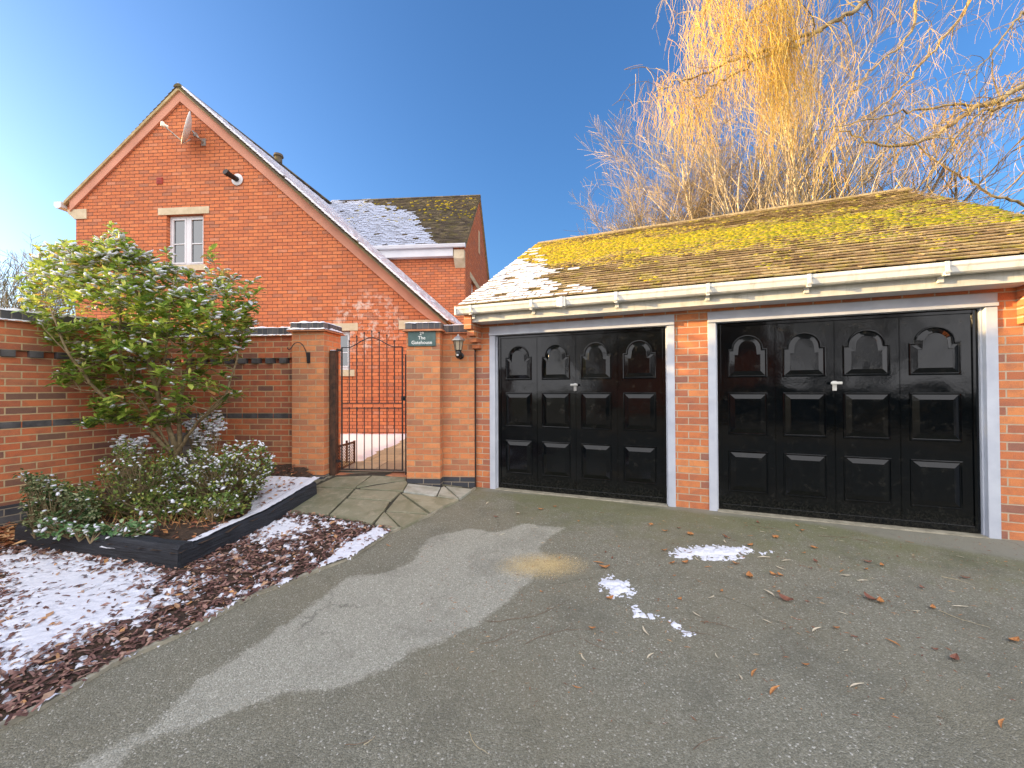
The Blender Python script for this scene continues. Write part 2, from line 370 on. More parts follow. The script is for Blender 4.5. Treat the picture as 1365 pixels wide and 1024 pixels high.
def tile_mat(name, stops, moss, mossamt):
    m, nt, n, l, b = new_mat(name); co = objco(nt)
    c = ramp(nt, attr(nt, 'rnd'), stops)
    f1 = tex_noise(nt, co, 22, 5, 0.7); c = mixc(nt, math_(nt, 'MULTIPLY', ramp(nt, f1, [(0.42, g3(0)), (0.62, g3(1))]), 0.55), c, (0.07, 0.05, 0.03))
    f2 = tex_noise(nt, co, 5, 6, 0.75); c = mixc(nt, ramp(nt, f2, [(0.5 - mossamt, g3(0)), (0.62 - mossamt, g3(0.75))]), c, moss)
    f3 = tex_noise(nt, co, 70, 3, 0.6); c = mixc(nt, ramp(nt, f3, [(0.62, g3(0)), (0.7, g3(0.5))]), c, (0.42, 0.38, 0.22))
    l.new(c, b.inputs['Base Color']); b.inputs['Roughness'].default_value = 0.95; b.inputs['Specular IOR Level'].default_value = 0.2
    bump(nt, b, math_(nt, 'ADD', f1, f3), 0.6, 0.006); return m
M['tile'] = tile_mat('garage_tile', [(0, (0.22, 0.15, 0.08)), (0.5, (0.36, 0.26, 0.14)), (1, (0.48, 0.37, 0.20))], (0.30, 0.26, 0.05), 0.0)
M['tile_house'] = tile_mat('house_tile', [(0, (0.07, 0.055, 0.045)), (0.6, (0.13, 0.10, 0.07)), (1, (0.22, 0.17, 0.10))], (0.13, 0.11, 0.035), 0.0)
M['ridge'] = tile_mat('ridge_tile', [(0, (0.30, 0.22, 0.11)), (1, (0.42, 0.32, 0.17))], (0.3, 0.25, 0.08), -0.05)
M['moss'] = rnd_mat('moss', [(0, (0.15, 0.17, 0.015)), (0.5, (0.33, 0.28, 0.015)), (1, (0.50, 0.34, 0.02))], 1.0, 90, 0.35, (0.08, 0.07, 0.01), 0.1, 0.0, 0.6, 0.006)
# black gloss door paint: slightly uneven panels of old paint
m, nt, n, l, b = new_mat('black_gloss'); co = objco(nt)
sz = n.new('ShaderNodeSeparateXYZ'); l.new(co, sz.inputs[0])
dn = tex_noise(nt, co, 14, 6, 0.7); dn2 = tex_noise(nt, co, 45, 5, 0.7)
dm_ = math_(nt, 'MULTIPLY', ramp(nt, math_(nt, 'ADD', sz.outputs['Z'], math_(nt, 'MULTIPLY', dn, 0.35)), [(0.12, g3(1)), (0.50, g3(0))]), ramp(nt, dn2, [(0.42, g3(0)), (0.65, g3(1))]))
dm2 = math_(nt, 'MULTIPLY', ramp(nt, dn, [(0.55, g3(0)), (0.8, g3(0.12))]), 1.0)
dirt = math_(nt, 'ADD', math_(nt, 'MULTIPLY', dm_, 0.13), dm2)
l.new(mixc(nt, dirt, (0.002, 0.003, 0.004), (0.16, 0.145, 0.11)), b.inputs['Base Color'])
f = tex_noise(nt, co, 3, 5, 0.6)
l.new(math_(nt, 'ADD', ramp(nt, f, [(0.35, g3(0.05)), (0.7, g3(0.14))]), math_(nt, 'MULTIPLY', dirt, 0.8)), b.inputs['Roughness'])
b.inputs['Specular IOR Level'].default_value = 0.34
bump(nt, b, math_(nt, 'ADD', tex_noise(nt, co, 2.2, 2, 0.5), math_(nt, 'MULTIPLY', tex_noise(nt, co, 45, 3, 0.5), 0.03)), 0.35, 0.02); M['gloss'] = m
m, nt, n, l, b = new_mat('window_glass')
b.inputs['Base Color'].default_value = (0.03, 0.04, 0.045, 1); b.inputs['Roughness'].default_value = 0.02; b.inputs['Specular IOR Level'].default_value = 0.9
b.inputs['Coat Weight'].default_value = 0.6; b.inputs['Coat IOR'].default_value = 1.8; b.inputs['Coat Roughness'].default_value = 0.01; M['glass'] = m
m, nt, n, l, b = new_mat('lantern_glass')
b.inputs['Base Color'].default_value = (0.62, 0.55, 0.40, 1); b.inputs['Roughness'].default_value = 0.25; b.inputs['Transmission Weight'].default_value = 0.4; M['lglass'] = m
# sleepers
m, nt, n, l, b = new_mat('sleeper_timber'); co = objco(nt)
mp = n.new('ShaderNodeMapping'); mp.inputs['Scale'].default_value = (1.5, 14, 22); l.new(co, mp.inputs[0])
f = tex_noise(nt, mp.outputs[0], 2.0, 6, 0.7)
l.new(ramp(nt, f, [(0.3, (0.006, 0.006, 0.008)), (0.55, (0.020, 0.024, 0.032)), (0.8, (0.055, 0.06, 0.068))]), b.inputs['Base Color'])
b.inputs['Roughness'].default_value = 0.7; bump(nt, b, f, 0.9, 0.02); M['sleeper'] = m
# asphalt with its dry patch, spilled sand and concrete strip
m, nt, n, l, b = new_mat('asphalt'); co = objco(nt)
v = n.new('ShaderNodeTexVoronoi'); v.inputs['Scale'].default_value = 140; l.new(co, v.inputs['Vector'])
v2 = n.new('ShaderNodeTexVoronoi'); v2.inputs['Scale'].default_value = 330; l.new(co, v2.inputs['Vector'])
sp = n.new('ShaderNodeSeparateColor'); l.new(v.outputs['Color'], sp.inputs[0])
sp2 = n.new('ShaderNodeSeparateColor'); l.new(v2.outputs['Color'], sp2.inputs[0])
big = tex_noise(nt, co, 0.9, 5, 0.6); med = tex_noise(nt, co, 5, 6, 0.7)
wet = ramp(nt, sp.outputs[0], [(0.0, (0.14, 0.132, 0.098)), (0.75, (0.235, 0.223, 0.17)), (0.9, (0.29, 0.276, 0.215)), (0.98, (0.40, 0.38, 0.32)), (1.0, (0.70, 0.67, 0.60))])
wet = mixc(nt, 0.35, wet, ramp(nt, sp2.outputs[1], [(0, (0.10, 0.094, 0.068)), (0.85, (0.23, 0.217, 0.16)), (1, (0.45, 0.42, 0.34))]))
dry = ramp(nt, sp.outputs[0], [(0.0, (0.24, 0.23, 0.18)), (0.7, (0.40, 0.385, 0.315)), (0.95, (0.50, 0.48, 0.40)), (1.0, (0.70, 0.68, 0.60))])
dry = mixc(nt, 0.4, dry, ramp(nt, sp2.outputs[1], [(0, (0.22, 0.21, 0.17)), (1, (0.40, 0.385, 0.32))]))
green = mixc(nt, 0.6, wet, (0.13, 0.14, 0.055))
gm = math_(nt, 'ADD', attr(nt, 'mossy'), math_(nt, 'MULTIPLY', math_(nt, 'SUBTRACT', med, 0.5), 1.2))
c = mixc(nt, ramp(nt, gm, [(0.3, g3(0)), (0.75, g3(1))]), wet, green)
brown = math_(nt, 'MULTIPLY', ramp(nt, big, [(0.42, g3(0)), (0.65, g3(1))]), 0.35)
c = mixc(nt, brown, c, (0.19, 0.165, 0.105))
nz = math_(nt, 'ADD', math_(nt, 'MULTIPLY', math_(nt, 'SUBTRACT', med, 0.5), 0.16), math_(nt, 'MULTIPLY', math_(nt, 'SUBTRACT', tex_noise(nt, co, 40, 3, 0.6), 0.5), 0.05))
c = mixc(nt, ramp(nt, math_(nt, 'ADD', math_(nt, 'ADD', attr(nt, 'dry'), nz), 0.5), [(0.49, g3(0)), (0.525, g3(0.92))]), c, dry)
c = mixc(nt, ramp(nt, math_(nt, 'ADD', math_(nt, 'ADD', attr(nt, 'conc'), nz), 0.5), [(0.47, g3(0)), (0.56, g3(0.9))]), c, (0.22, 0.21, 0.17))
sand = ramp(nt, sp2.outputs[2], [(0, (0.34, 0.24, 0.10)), (0.6, (0.56, 0.41, 0.18)), (1, (0.70, 0.56, 0.32))])
sm = math_(nt, 'ADD', attr(nt, 'sand'), math_(nt, 'MULTIPLY', math_(nt, 'SUBTRACT', sp2.outputs[0], 0.5), 0.42))
c = mixc(nt, ramp(nt, math_(nt, 'ADD', sm, 0.5), [(0.47, g3(0)), (0.56, g3(0.85))]), c, sand)
vc = n.new('ShaderNodeTexVoronoi'); vc.feature = 'DISTANCE_TO_EDGE'; vc.inputs['Scale'].default_value = 0.55
wv = n.new('ShaderNodeTexNoise'); wv.inputs['Scale'].default_value = 2.5; wv.inputs['Detail'].default_value = 6; l.new(co, wv.inputs['Vector'])
va = n.new('ShaderNodeVectorMath'); va.operation = 'MULTIPLY_ADD'; l.new(wv.outputs['Color'], va.inputs[0]); va.inputs[1].default_value = (.5, .5, .5); l.new(co, va.inputs[2]); l.new(va.outputs[0], vc.inputs['Vector'])
crk = math_(nt, 'MULTIPLY', ramp(nt, vc.outputs['Distance'], [(0.0, g3(1)), (0.006, g3(0))]), ramp(nt, big, [(0.5, g3(0)), (0.6, g3(0.45))]))
c = mixc(nt, crk, c, (0.03, 0.028, 0.02))
st1 = tex_noise(nt, co, 2.1, 7, 0.7); c = mixc(nt, math_(nt, 'MULTIPLY', ramp(nt, st1, [(0.5, g3(0)), (0.68, g3(1))]), 0.35), c, (0.075, 0.072, 0.055))
l.new(c, b.inputs['Base Color']); b.inputs['Roughness'].default_value = 0.82; b.inputs['Specular IOR Level'].default_value = 0.25
bump(nt, b, math_(nt, 'ADD', math_(nt, 'MULTIPLY', v.outputs['Distance'], -1.0), math_(nt, 'MULTIPLY', med, 0.6)), 0.6, 0.006); M['asphalt'] = m
# riven stone slabs
m, nt, n, l, b = new_mat('riven_slab'); co = objco(nt)
f = tex_noise(nt, co, 3.5, 7, 0.65, 0.6)
c = ramp(nt, attr(nt, 'rnd'), [(0, (0.17, 0.17, 0.115)), (0.5, (0.26, 0.25, 0.17)), (0.75, (0.36, 0.34, 0.25)), (1, (0.50, 0.52, 0.49))])
c = mixc(nt, ramp(nt, f, [(0.40, g3(0)), (0.62, g3(0.6))]), c, (0.12, 0.125, 0.065))
f2 = tex_noise(nt, co, 9, 6, 0.7); c = mixc(nt, ramp(nt, f2, [(0.52, g3(0)), (0.66, g3(0.5))]), c, (0.38, 0.34, 0.25))
l.new(c, b.inputs['Base Color']); b.inputs['Roughness'].default_value = 0.45
bump(nt, b, math_(nt, 'ADD', f, tex_noise(nt, co, 30, 4, 0.6)), 0.4, 0.012); M['slab'] = m
M['joint'] = soft_mat('dark_joint', (0.03, 0.03, 0.02), (0.06, 0.055, 0.04), 20, 0.9)
M['yard'] = brick_mat('yard_paving', [(0, (0.26, 0.21, 0.15)), (1, (0.38, 0.31, 0.22))], (0.16, 0.13, 0.10), 0.014, weather=0.3, wcol=(0.2, 0.17, 0.1), bw=0.6, rh=0.45)
M['concrete'] = soft_mat('concrete', (0.22, 0.20, 0.15), (0.36, 0.33, 0.25), 12, 0.9, 0.5, 0.006)
M['soil'] = soft_mat('soil', (0.035, 0.022, 0.015), (0.09, 0.055, 0.035), 20, 0.95, 0.8, 0.02)
M['earth'] = soft_mat('earth', (0.05, 0.06, 0.02), (0.10, 0.10, 0.04), 2, 0.95, 0.6, 0.02)
M['hedge'] = rnd_mat('hedge_leaf', [(0, (0.05, 0.06, 0.02)), (0.6, (0.14, 0.13, 0.05)), (1, (0.30, 0.24, 0.11))], 0.8, 10, 0.3, (0.03, 0.03, 0.01), bs=0)

# ================================================================== SETTING: ground, drive
def grid_sheet(name, xs, ys, zf, mat, keep=None, attrs=None, smooth=True, matrix=None):
    nx, ny = len(xs), len(ys); vals = {k: [] for k in (attrs or {})}
    vs_ = []
    for y in ys:
        for x in xs:
            vs_.append((x, y, zf(x, y)))
            for k, fn in (attrs or {}).items(): vals[k].append(fn(x, y))
    fs = []
    for j in range(ny - 1):
        for i in range(nx - 1):
            if keep and not keep((xs[i] + xs[i + 1]) / 2, (ys[j] + ys[j + 1]) / 2): continue
            a = j * nx + i; fs.append((a, a + 1, a + nx + 1, a + nx))
    me = bpy.data.meshes.new(name); me.from_pydata(vs_, [], fs); me.update()
    for k in vals:
        a = me.attributes.new(k, 'FLOAT', 'POINT'); a.data.foreach_set('value', vals[k])
    ob = bpy.data.objects.new(name, me); col.objects.link(ob); me.materials.append(mat)
    if smooth: me.polygons.foreach_set('use_smooth', [True] * len(me.polygons))
    if matrix is not None: ob.matrix_world = matrix
    return ob
def frange(a, b, s):
    n = max(1, int(round((b - a) / s))); return [a + (b - a) * i / n for i in range(n + 1)]
g = MB(); g.quad((-400, -300, -0.42), (400, -300, -0.42), (400, 700, -0.42), (-400, 700, -0.42))
tag(g.build('ground', M['earth']), 'open ground stretching away behind the walls and trees', kind='structure')

def gpoly(pp): return [(q.x, q.y) for q in (at_g(*p) for p in pp)]
dry_px = [(60, 1045), (99, 1022), (198, 972), (229, 942), (267, 904), (324, 869), (362, 843), (411, 808), (440, 786), (459, 771), (509, 764), (544, 752), (559, 737), (571, 717), (623, 705), (661, 709), (700, 698), (752, 704), (729, 720), (722, 733), (735, 745), (705, 775), (682, 796), (640, 830), (600, 850), (560, 866), (520, 886), (457, 919), (392, 925), (305, 950), (244, 976), (183, 995), (168, 1014), (140, 1045)]
DRY = gpoly(dry_px)
CONC = gpoly([(640, 655), (780, 664), (945, 686), (1100, 700), (1200, 722), (1300, 738), (1500, 770), (1700, 790), (1700, 700), (1340, 690), (950, 660), (650, 640)])
SAND_C = at_g(722, 753)
def a_dry(x, y):
    if not (-3.2 < x < 1.2 and 1.2 < y < 4.7): return -0.5
    return max(-0.5, min(0.5, poly_sd((x, y), DRY)))
def a_conc(x, y):
    if not (-1 < x < 6 and 1.5 < y < 5.8): return -0.5
    return max(-0.5, min(0.5, poly_sd((x, y), CONC)))
def a_sand(x, y):
    dx, dy = (x - SAND_C.x), (y - SAND_C.y)
    d = math.hypot(dx / 0.36, dy / 0.21); return max(-0.5, min(0.3, (0.72 - d) * 0.5))
def a_moss(x, y):
    d = -((x - AX) * GN.x + (y - AY) * GN.y)
    return max(0.0, 0.75 - 0.5 * d) + (0.12 if x > 0 else -0.1)
fx = frange(-12, -3.4, 0.8)[:-1] + frange(-3.4, 1.6, 0.05)[:-1] + frange(1.6, 6, 0.1)[:-1] + frange(6, 16, 1.0)
fy = frange(-12, 0.8, 0.8)[:-1] + frange(0.8, 5.6, 0.05)[:-1] + frange(5.6, 7, 0.7)
GO = Vector((AX, AY, 0)) - GU * 0.22
GM = frame((GO.x, GO.y, 0), 22.2)
def in_drive(x, y):
    q = GM.inverted() @ Vector((x, y, 0))
    return not (q.y > 0.35)
drive = grid_sheet('driveway', fx, fy, lambda x, y: ground_z(x, y) + 0.001 * fbm(x * 3, y * 3), M['asphalt'],
                   keep=lambda x, y: in_drive(x, y), attrs={'dry': a_dry, 'conc': a_conc, 'sand': a_sand, 'mossy': a_moss})
tag(drive, 'grey asphalt driveway with a pale dry patch across it', kind='structure')

# ================================================================== GARAGE
rng = random.Random(7)
garage = empty('garage', GM, 'low brick double garage with mossy tiled roof and two black doors', 'garage')
FW, PIER, SIDE = 2.232, 0.3275, 0.22
FH = 2.097
D1 = SIDE; D2 = SIDE + FW + PIER; GE = SIDE * 2 + FW * 2 + PIER
w = MB()
w.box(0, D1, 0, 0.215, -0.1, FH); w.box(D1 + FW, D2, 0, 0.215, -0.1, FH); w.box(D2 + FW, GE, 0, 0.215, -0.1, FH)
w.box(0, GE, 0, 0.215, FH, 2.27)
w.box(0, 0.215, 0.215, 5.9, -0.1, 2.27); w.box(GE - 0.215, GE, 0.215, 5.9, -0.1, 2.27); w.box(0.215, GE - 0.215, 5.685, 5.9, -0.1, 2.27)
RIDGE_Y, RIDGE_Z, EAVE_Y, EAVE_Z = 2.90, 4.17, -0.31, 2.315
for xa in (0.0, GE - 0.215):
    w.extrude([(xa, 0, 2.27), (xa, 5.8, 2.27), (xa, RIDGE_Y, RIDGE_Z - 0.12)], (0.215, 0, 0))
w.build('wall', M['brick_garage'], garage)
w = MB()
w.box(0.215, GE - 0.215, 0.3, 0.34, -0.05, 2.4); w.build('inner_lining', M['black_plastic'], garage)
# corbels at both ends
for xa in (0.0, GE - 0.1025):
    c = MB()
    for k, (y0, z0) in enumerate(((-0.075, 1.815), (-0.145, 1.89), (-0.215, 1.965))):
        c.box(xa, xa + 0.1025, y0, -0.003, z0 + 0.003, z0 + 0.075)
    c.box(xa, xa + 0.1025, -0.29, -0.003, 2.043, 2.30)
    c.build('corbel', M['brick_garage'], garage, bevel=0.004)
# fascia, soffit
f = MB(); f.box(0.104, GE - 0.104, -0.262, -0.24, 2.125, 2.30); f.build('fascia', M['fascia'], garage, bevel=0.004)
f = MB(); f.box(0.104, GE - 0.104, -0.238, -0.004, 2.13, 2.142); f.build('soffit', M['white'], garage)
# gutter: square section trough
VX0, VX1 = -0.06, 5.62
def gutter(x0, x1, yb, zt, parent, mat, s=1.0):
    prof = [(yb, zt), (yb, zt - 0.02 * s), (yb - 0.012 * s, zt - 0.088 * s), (yb - 0.026 * s, zt - 0.098 * s), (yb - 0.082 * s, zt - 0.098 * s), (yb - 0.096 * s, zt - 0.085 * s), (yb - 0.104 * s, zt - 0.045 * s), (yb - 0.112 * s, zt - 0.03 * s), (yb - 0.112 * s, zt), (yb - 0.107 * s, zt), (yb - 0.107 * s, zt - 0.03 * s), (yb - 0.092 * s, zt - 0.082 * s), (yb - 0.08 * s, zt - 0.092 * s), (yb - 0.03 * s, zt - 0.092 * s), (yb - 0.018 * s, zt - 0.082 * s), (yb - 0.006, zt)]
    mb = MB(); mb.extrude([(x0, p[0], p[1]) for p in prof], (x1 - x0, 0, 0))
    o = mb.build('gutter', mat, parent)
    for xe, wd in ((x0 - 0.006, 0.022), (x1 - 0.016, 0.022)):
        e = MB(); e.box(xe, xe + wd, yb - 0.117 * s, yb + 0.0, zt - 0.103 * s, zt + 0.004); e.build('gutter_end_cap', mat, o, bevel=0.003)
    return o
gut = gutter(VX0 - 0.02, VX1 + 0.03, -0.263, 2.315, garage, M['cream'])
for i, px in enumerate((627, 708, 821, 944, 1079, 1263)):
    q = hit(GM, -0.37, px, 400); bx = q.x
    bmb = MB(); bmb.box(bx - 0.016, bx + 0.016, -0.381, -0.264, 2.208, 2.236); bmb.box(bx - 0.016, bx + 0.016, -0.381, -0.374, 2.20, 2.319); bmb.box(bx - 0.02, bx + 0.02, -0.29, -0.263, 2.165, 2.225)
    bmb.build('bracket', M['cream'], gut, bevel=0.003)
un = MB(); q = hit(GM, -0.37, 748, 400); un.box(q.x - 0.05, q.x + 0.05, -0.3795, -0.264, 2.210, 2.3185); un.box(q.x - 0.018, q.x + 0.018, -0.386, -0.264, 2.204, 2.322); un.build('gutter_union', M['cream'], gut, bevel=0.004)

# tiles
def tile_slope(mb, x0, x1, ey, ez, ry, rz, rng, wid=0.165, gauge=0.1, thick=0.010, snow=None, snow_mb=None, sag=0.0, tilt=0.028, full=False):
    """plain tiles from the eave line up to the ridge line; slope in the local yz plane"""
    up = Vector((0, ry - ey, rz - ez)); L = up.length; up.normalize()
    nrm = Vector((0, -(rz - ez) * (1 if ry > ey else -1), abs(ry - ey))).normalized()
    n = int(L / gauge)
    for k in range(n + 1):
        s = k * gauge; off = (k % 2) * wid * 0.5 - wid * 0.5
        x = x0 + off
        while x < x1:
            a = max(x + 0.0015, x0); b = min(x + wid - 0.0015, x1); x += wid
            if b - a < 0.02: continue
            ln = min(0.16, L - s + 0.02)
            if ln < 0.03: continue
            j = rng.uniform(-0.003, 0.003); h = tilt + rng.uniform(-0.002, 0.004)
            base = Vector((a, ey, ez)) + up * (s + j)
            mb.rnd = rng.random()
            o = base + nrm * h
            back = base + up * ln + nrm * (0.001)
            wv = Vector((b - a, 0, 0)); rr = rng.uniform(-0.0015, 0.0015)
            i = len(mb.v)
            mb.v += [tuple(o), tuple(o + wv + nrm * rr), tuple(back + wv), tuple(back), tuple(o + nrm * thick), tuple(o + wv + nrm * (thick + rr)), tuple(back + wv + nrm * thick), tuple(back + nrm * thick)]
            for ff in ((4, 5, 6, 7), (0, 1, 5, 4), (1, 2, 6, 5), (3, 0, 4, 7)):
                mb.f.append(tuple(i + q for q in ff)); mb.r.append(mb.rnd)
            if snow is not None:
                amt = snow((a + b) / 2, s)
                if rng.random() < amt:
                    t = 0.006 + 0.014 * rng.random()
                    e0 = rng.uniform(0.0, 0.02); e1 = rng.uniform(0, 0.03)
                    lo = rng.uniform(0, 0.012) + (0.03 if amt < 0.6 and rng.random() < .5 else 0); hi_ = gauge * rng.uniform(0.72, 0.97)
                    p = o + nrm * thick + up * lo + Vector((e0 * 0.5, 0, 0)); wv2 = Vector((b - a - (e0 + e1) * 0.5, 0, 0)); bk = up * (hi_ - lo) - nrm * 0.0085
                    if full: p = o + nrm * 0.002; wv2 = Vector((wid + .004, 0, 0)); bk = up * (gauge * 1.35) - nrm * .012; t = .030 + .006 * rng.random()
                    snow_mb.obox(p, wv2, bk, nrm * t)
    return nrm, up, L
def garage_snow(x, s):
    v = 1.0 - max(0, (x + 0.06) / 1.55) ** 0.9 - max(0, s / 3.1) ** 1.1 + 0.22 * fbm(x * 2.2, s * 2.2, 3)
    return max(0.0, min(0.96, v * 2.4 + 0.3))
roof = MB(); snow = MB()
nrm, up, SL = tile_slope(roof, VX0, VX1, EAVE_Y, EAVE_Z, RIDGE_Y, RIDGE_Z, rng, snow=garage_snow, snow_mb=snow)
# back slope and deck
roof.rnd = 0.4
roof.extrude([(VX0 + 0.01, EAVE_Y + 0.04, EAVE_Z + 0.003), (VX0 + 0.01, RIDGE_Y, RIDGE_Z - 0.006), (VX0 + 0.01, 6.1, 2.315), (VX0 + 0.01, 6.1, 2.27), (VX0 + 0.01, RIDGE_Y, RIDGE_Z - 0.06), (VX0 + 0.01, EAVE_Y + 0.04, EAVE_Z - 0.03)], (VX1 - VX0 - 0.02, 0, 0))
roof_o = roof.build('roof', M['tile'], garage)
so_ = snow.build('snow', M['snow'], roof_o, bevel=0.003); so_['kind'] = 'stuff'; so_['label'] = 'snow lying on the lower left tiles'
rt = MB(); x = VX0
while x < VX1 - 0.02:
    x2 = min(x + 0.30, VX1); dz = rng.uniform(-0.004, 0.004); r_ = 0.105
    rt.rnd = rng.random()
    pr = [(RIDGE_Y + r_ * math.sin(a), RIDGE_Z - 0.045 + dz + 0.085 * math.cos(a)) for a in [R(-85 + 17 * k) for k in range(11)]]
    rt.extrude([(x + 0.003, p[0], p[1]) for p in pr], (x2 - x - 0.006, 0, 0)); x += 0.30
rt.build('ridge_tiles', M['ridge'], roof_o)
ms = MB(); bas = Matrix((Vector((1, 0, 0)), up, nrm)).transposed()
for _ in range(40000):
    x = rng.uniform(VX0, VX1); s = rng.uniform(0.05, SL - 0.05)
    cx_ = s / SL
    band = math.exp(-((cx_ - (0.70 - 0.045 * x)) / (0.27 - 0.014 * x)) ** 2)
    dens = band * (1.55 - 0.12 * x) + 0.60 * fbm(x * 1.6, s * 2.4, 9) - 0.22
    if garage_snow(x, s) > 0.5: dens -= 0.5
    if rng.random() > dens * 1.1: continue
    k = round(s / 0.1); s2 = k * 0.1 + rng.uniform(-0.012, 0.05) if rng.random() < .75 else s
    c = Vector((x, EAVE_Y, EAVE_Z)) + up * s2 + nrm * 0.020
    r0 = rng.uniform(0.010, 0.033) * (1.15 if dens > .6 else .85) * .95
    ms.rnd = max(0, min(1, 0.85 - x * 0.13 + rng.uniform(-.35, .35))); ms.blob(c, r0 * rng.uniform(.9, 1.8), r0, r0 * 0.62, rng, 0.3, bas)
mo = ms.build('moss', M['moss'], roof_o, smooth=True, uvscale=False); mo['kind'] = 'stuff'; mo['label'] = 'yellow green moss cushions over the upper tiles'

# door frames and doors
def door_frame(x0):
    m_ = MB(); t = 0.078
    m_.box(x0, x0 + t, -0.012, 0.085, -0.03, FH - 0.118); m_.box(x0 + FW - t, x0 + FW, -0.012, 0.085, -0.03, FH - 0.118)
    m_.box(x0, x0 + FW, -0.014, 0.085, FH - 0.116, FH)
    m_.box(x0 - 0.0, x0 + FW + 0.0, -0.030, -0.0145, FH - 0.116, FH - 0.085)
    m_.box(x0 + t, x0 + t + 0.014, 0.03, 0.084, -0.03, FH - 0.118); m_.box(x0 + FW - t - 0.014, x0 + FW - t, 0.03, 0.084, -0.03, FH - 0.118)
    return m_.build('door_frame', M['frame_paint'], garage, bevel=0.004)
def panel_outline(kind, x0, x1, z0, z1):
    if kind == 'rect': return [(x0, z0), (x1, z0), (x1, z1), (x0, z1)]
    wd = x1 - x0; sh = z1 - (wd * 0.40) ; r = wd * 0.40; cx = (x0 + x1) / 2
    p = [(x0, z0), (x1, z0), (x1, sh), (cx + r, sh)]
    for k in range(1, 16):
        a = math.pi * k / 16; p.append((cx + r * math.cos(a), sh + r * math.sin(a)))
    p += [(cx - r, sh), (x0, sh)]; return p
def relief(pts, prof, y0):
    """nested rings: prof = [(inset, height towards viewer)]"""
    mb = MB(); rings = []
    for (d, h) in prof:
        ip = inset(pts, d) if d > 0 else [Vector(p) for p in pts]
        i = len(mb.v); mb.v += [(q.x, y0 - h, q.y) for q in ip]; rings.append(i)
    n = len(pts)
    for a, b_ in zip(rings, rings[1:]):
        for k in range(n): mb.f.append((a + k, a + (k + 1) % n, b_ + (k + 1) % n, b_ + k)); mb.r.append(.5)
    mb.f.append(tuple(rings[-1] + k for k in range(n))); mb.r.append(.5)
    return mb
def garage_door(x0, lever):
    t = 0.094; a = x0 + t; b_ = x0 + FW - t; yd = 0.07; top = FH - 0.125
    mb = MB(); W_ = b_ - a
    mb.box(a, b_, yd, yd + 0.04, 0.012, top)
    for xe in ((a, a + 0.035), (b_ - 0.035, b_)): mb.box(xe[0], xe[1], yd - 0.014, yd - 0.001, 0.012, top)
    mb.box(a + 0.035, b_ - 0.035, yd - 0.014, yd - 0.001, top - 0.03, top); mb.box(a + 0.035, b_ - 0.035, yd - 0.014, yd - 0.001, 0.012, 0.07)
    sec = (W_ - 0.07) / 4
    o = mb.build('garage_door', M['gloss'], garage, bevel=0.003)
    o['label'] = 'black panelled garage door, ' + ('right one with lever casting a shadow' if lever else 'left one nearest the gate')
    prof = [(0, 0.0005), (0.004, 0.009), (0.011, 0.010), (0.017, 0.0015), (0.022, 0.001), (0.062, 0.017), (0.066, 0.019)]
    for k in range(4):
        xs = a + 0.035 + sec * k
        if k: 
            j = MB(); j.box(xs - 0.004, xs - 0.0012, yd - 0.0045, yd - 0.0005, 0.072, top - 0.032); j.box(xs + 0.0012, xs + 0.004, yd - 0.0045, yd - 0.0005, 0.072, top - 0.032); j.build('section_joint', M['gloss'], o)
        xa, xb = xs + sec * 0.125, xs + sec * 0.865
        for kind, z0, z1 in (('arch', 1.40, 1.845), ('rect', 0.80, 1.245), ('rect', 0.20, 0.635)):
            pm = relief(panel_outline(kind, xa, xb, z0, z1), prof, yd); pm.build('panel', M['gloss'], o)
    # handle
    hx = a + 0.035 + sec * 2 - 0.005; hz = 1.335
    h = MB(); h.box(hx - 0.018, hx + 0.018, yd - 0.016, yd - 0.005, hz - 0.075, hz + 0.02)
    h.lathe([(0.010, 0.0), (0.010, -0.05)], (hx, yd - 0.015, hz), 12, 'Y')
    h.box(hx - 0.045, hx + 0.045, yd - 0.075, yd - 0.055, hz - 0.013, hz + 0.013)
    h.build('handle', M['cream'] if lever else M['grey_metal'], o, bevel=0.006)
    return o
door_frame(D1); door_frame(D2); garage_door(D1, False); garage_door(D2, True)
for x0 in (D1, D2):
    s = MB(); s.box(x0 + 0.08, x0 + FW - 0.08, -0.035, 0.28, -0.06, 0.008); s.build('threshold', M['concrete'], garage, bevel=0.006)

# ================================================================== HOUSE
HX, HY = -7.34, 8.97
HM = frame((HX, HY, 0), 4.3)
house = empty('brick_house', HM, 'tall red brick house with steep gable and snow on its roofs', 'house')
TP = 0.885; RZ = 8.02
LX, RX = -2.55, 5.90; WY, WE = 3.27, 5.76
def rz_main(x): return RZ - TP * abs(x)
def wall_panel(mb, outline, holes, y0, y1):
    pass
# main gable wall with window openings: built from vertical strips so the openings are real
def gable_wall(mb, xs_list, topf, holes, y0, y1, zb):
    xs = sorted(set(xs_list + [h[0] for h in holes] + [h[1] for h in holes]))
    for a, b_ in zip(xs, xs[1:]):
        segs = [(zb, None)]
        cuts = sorted([h for h in holes if h[0] <= a + 1e-6 and h[1] >= b_ - 1e-6], key=lambda h: h[2])
        z = zb
        for h in cuts:
            mb.box(a, b_, y0, y1, z, h[2]); z = h[3]
        mb.extrude([(a, y0, z), (b_, y0, z), (b_, y0, topf(b_)), (a, y0, topf(a))], (0, y1 - y0, 0))
def hh(px, py, yl=0.0): return hit(HM, yl, px, py)
u0 = hh(222, 287); u1 = hh(271, 353); UW = (u0.x, u1.x, u1.z, u0.z)
l0 = hh(466.5, 441); l1 = hh(466.5, 493); LW = (l0.x - 1.15, l0.x, l1.z, l0.z)
hw = MB(); gable_wall(hw, [LX, 0.0, RX], lambda x: rz_main(x) - 0.10, [UW, LW], 0, 0.25, -0.1)
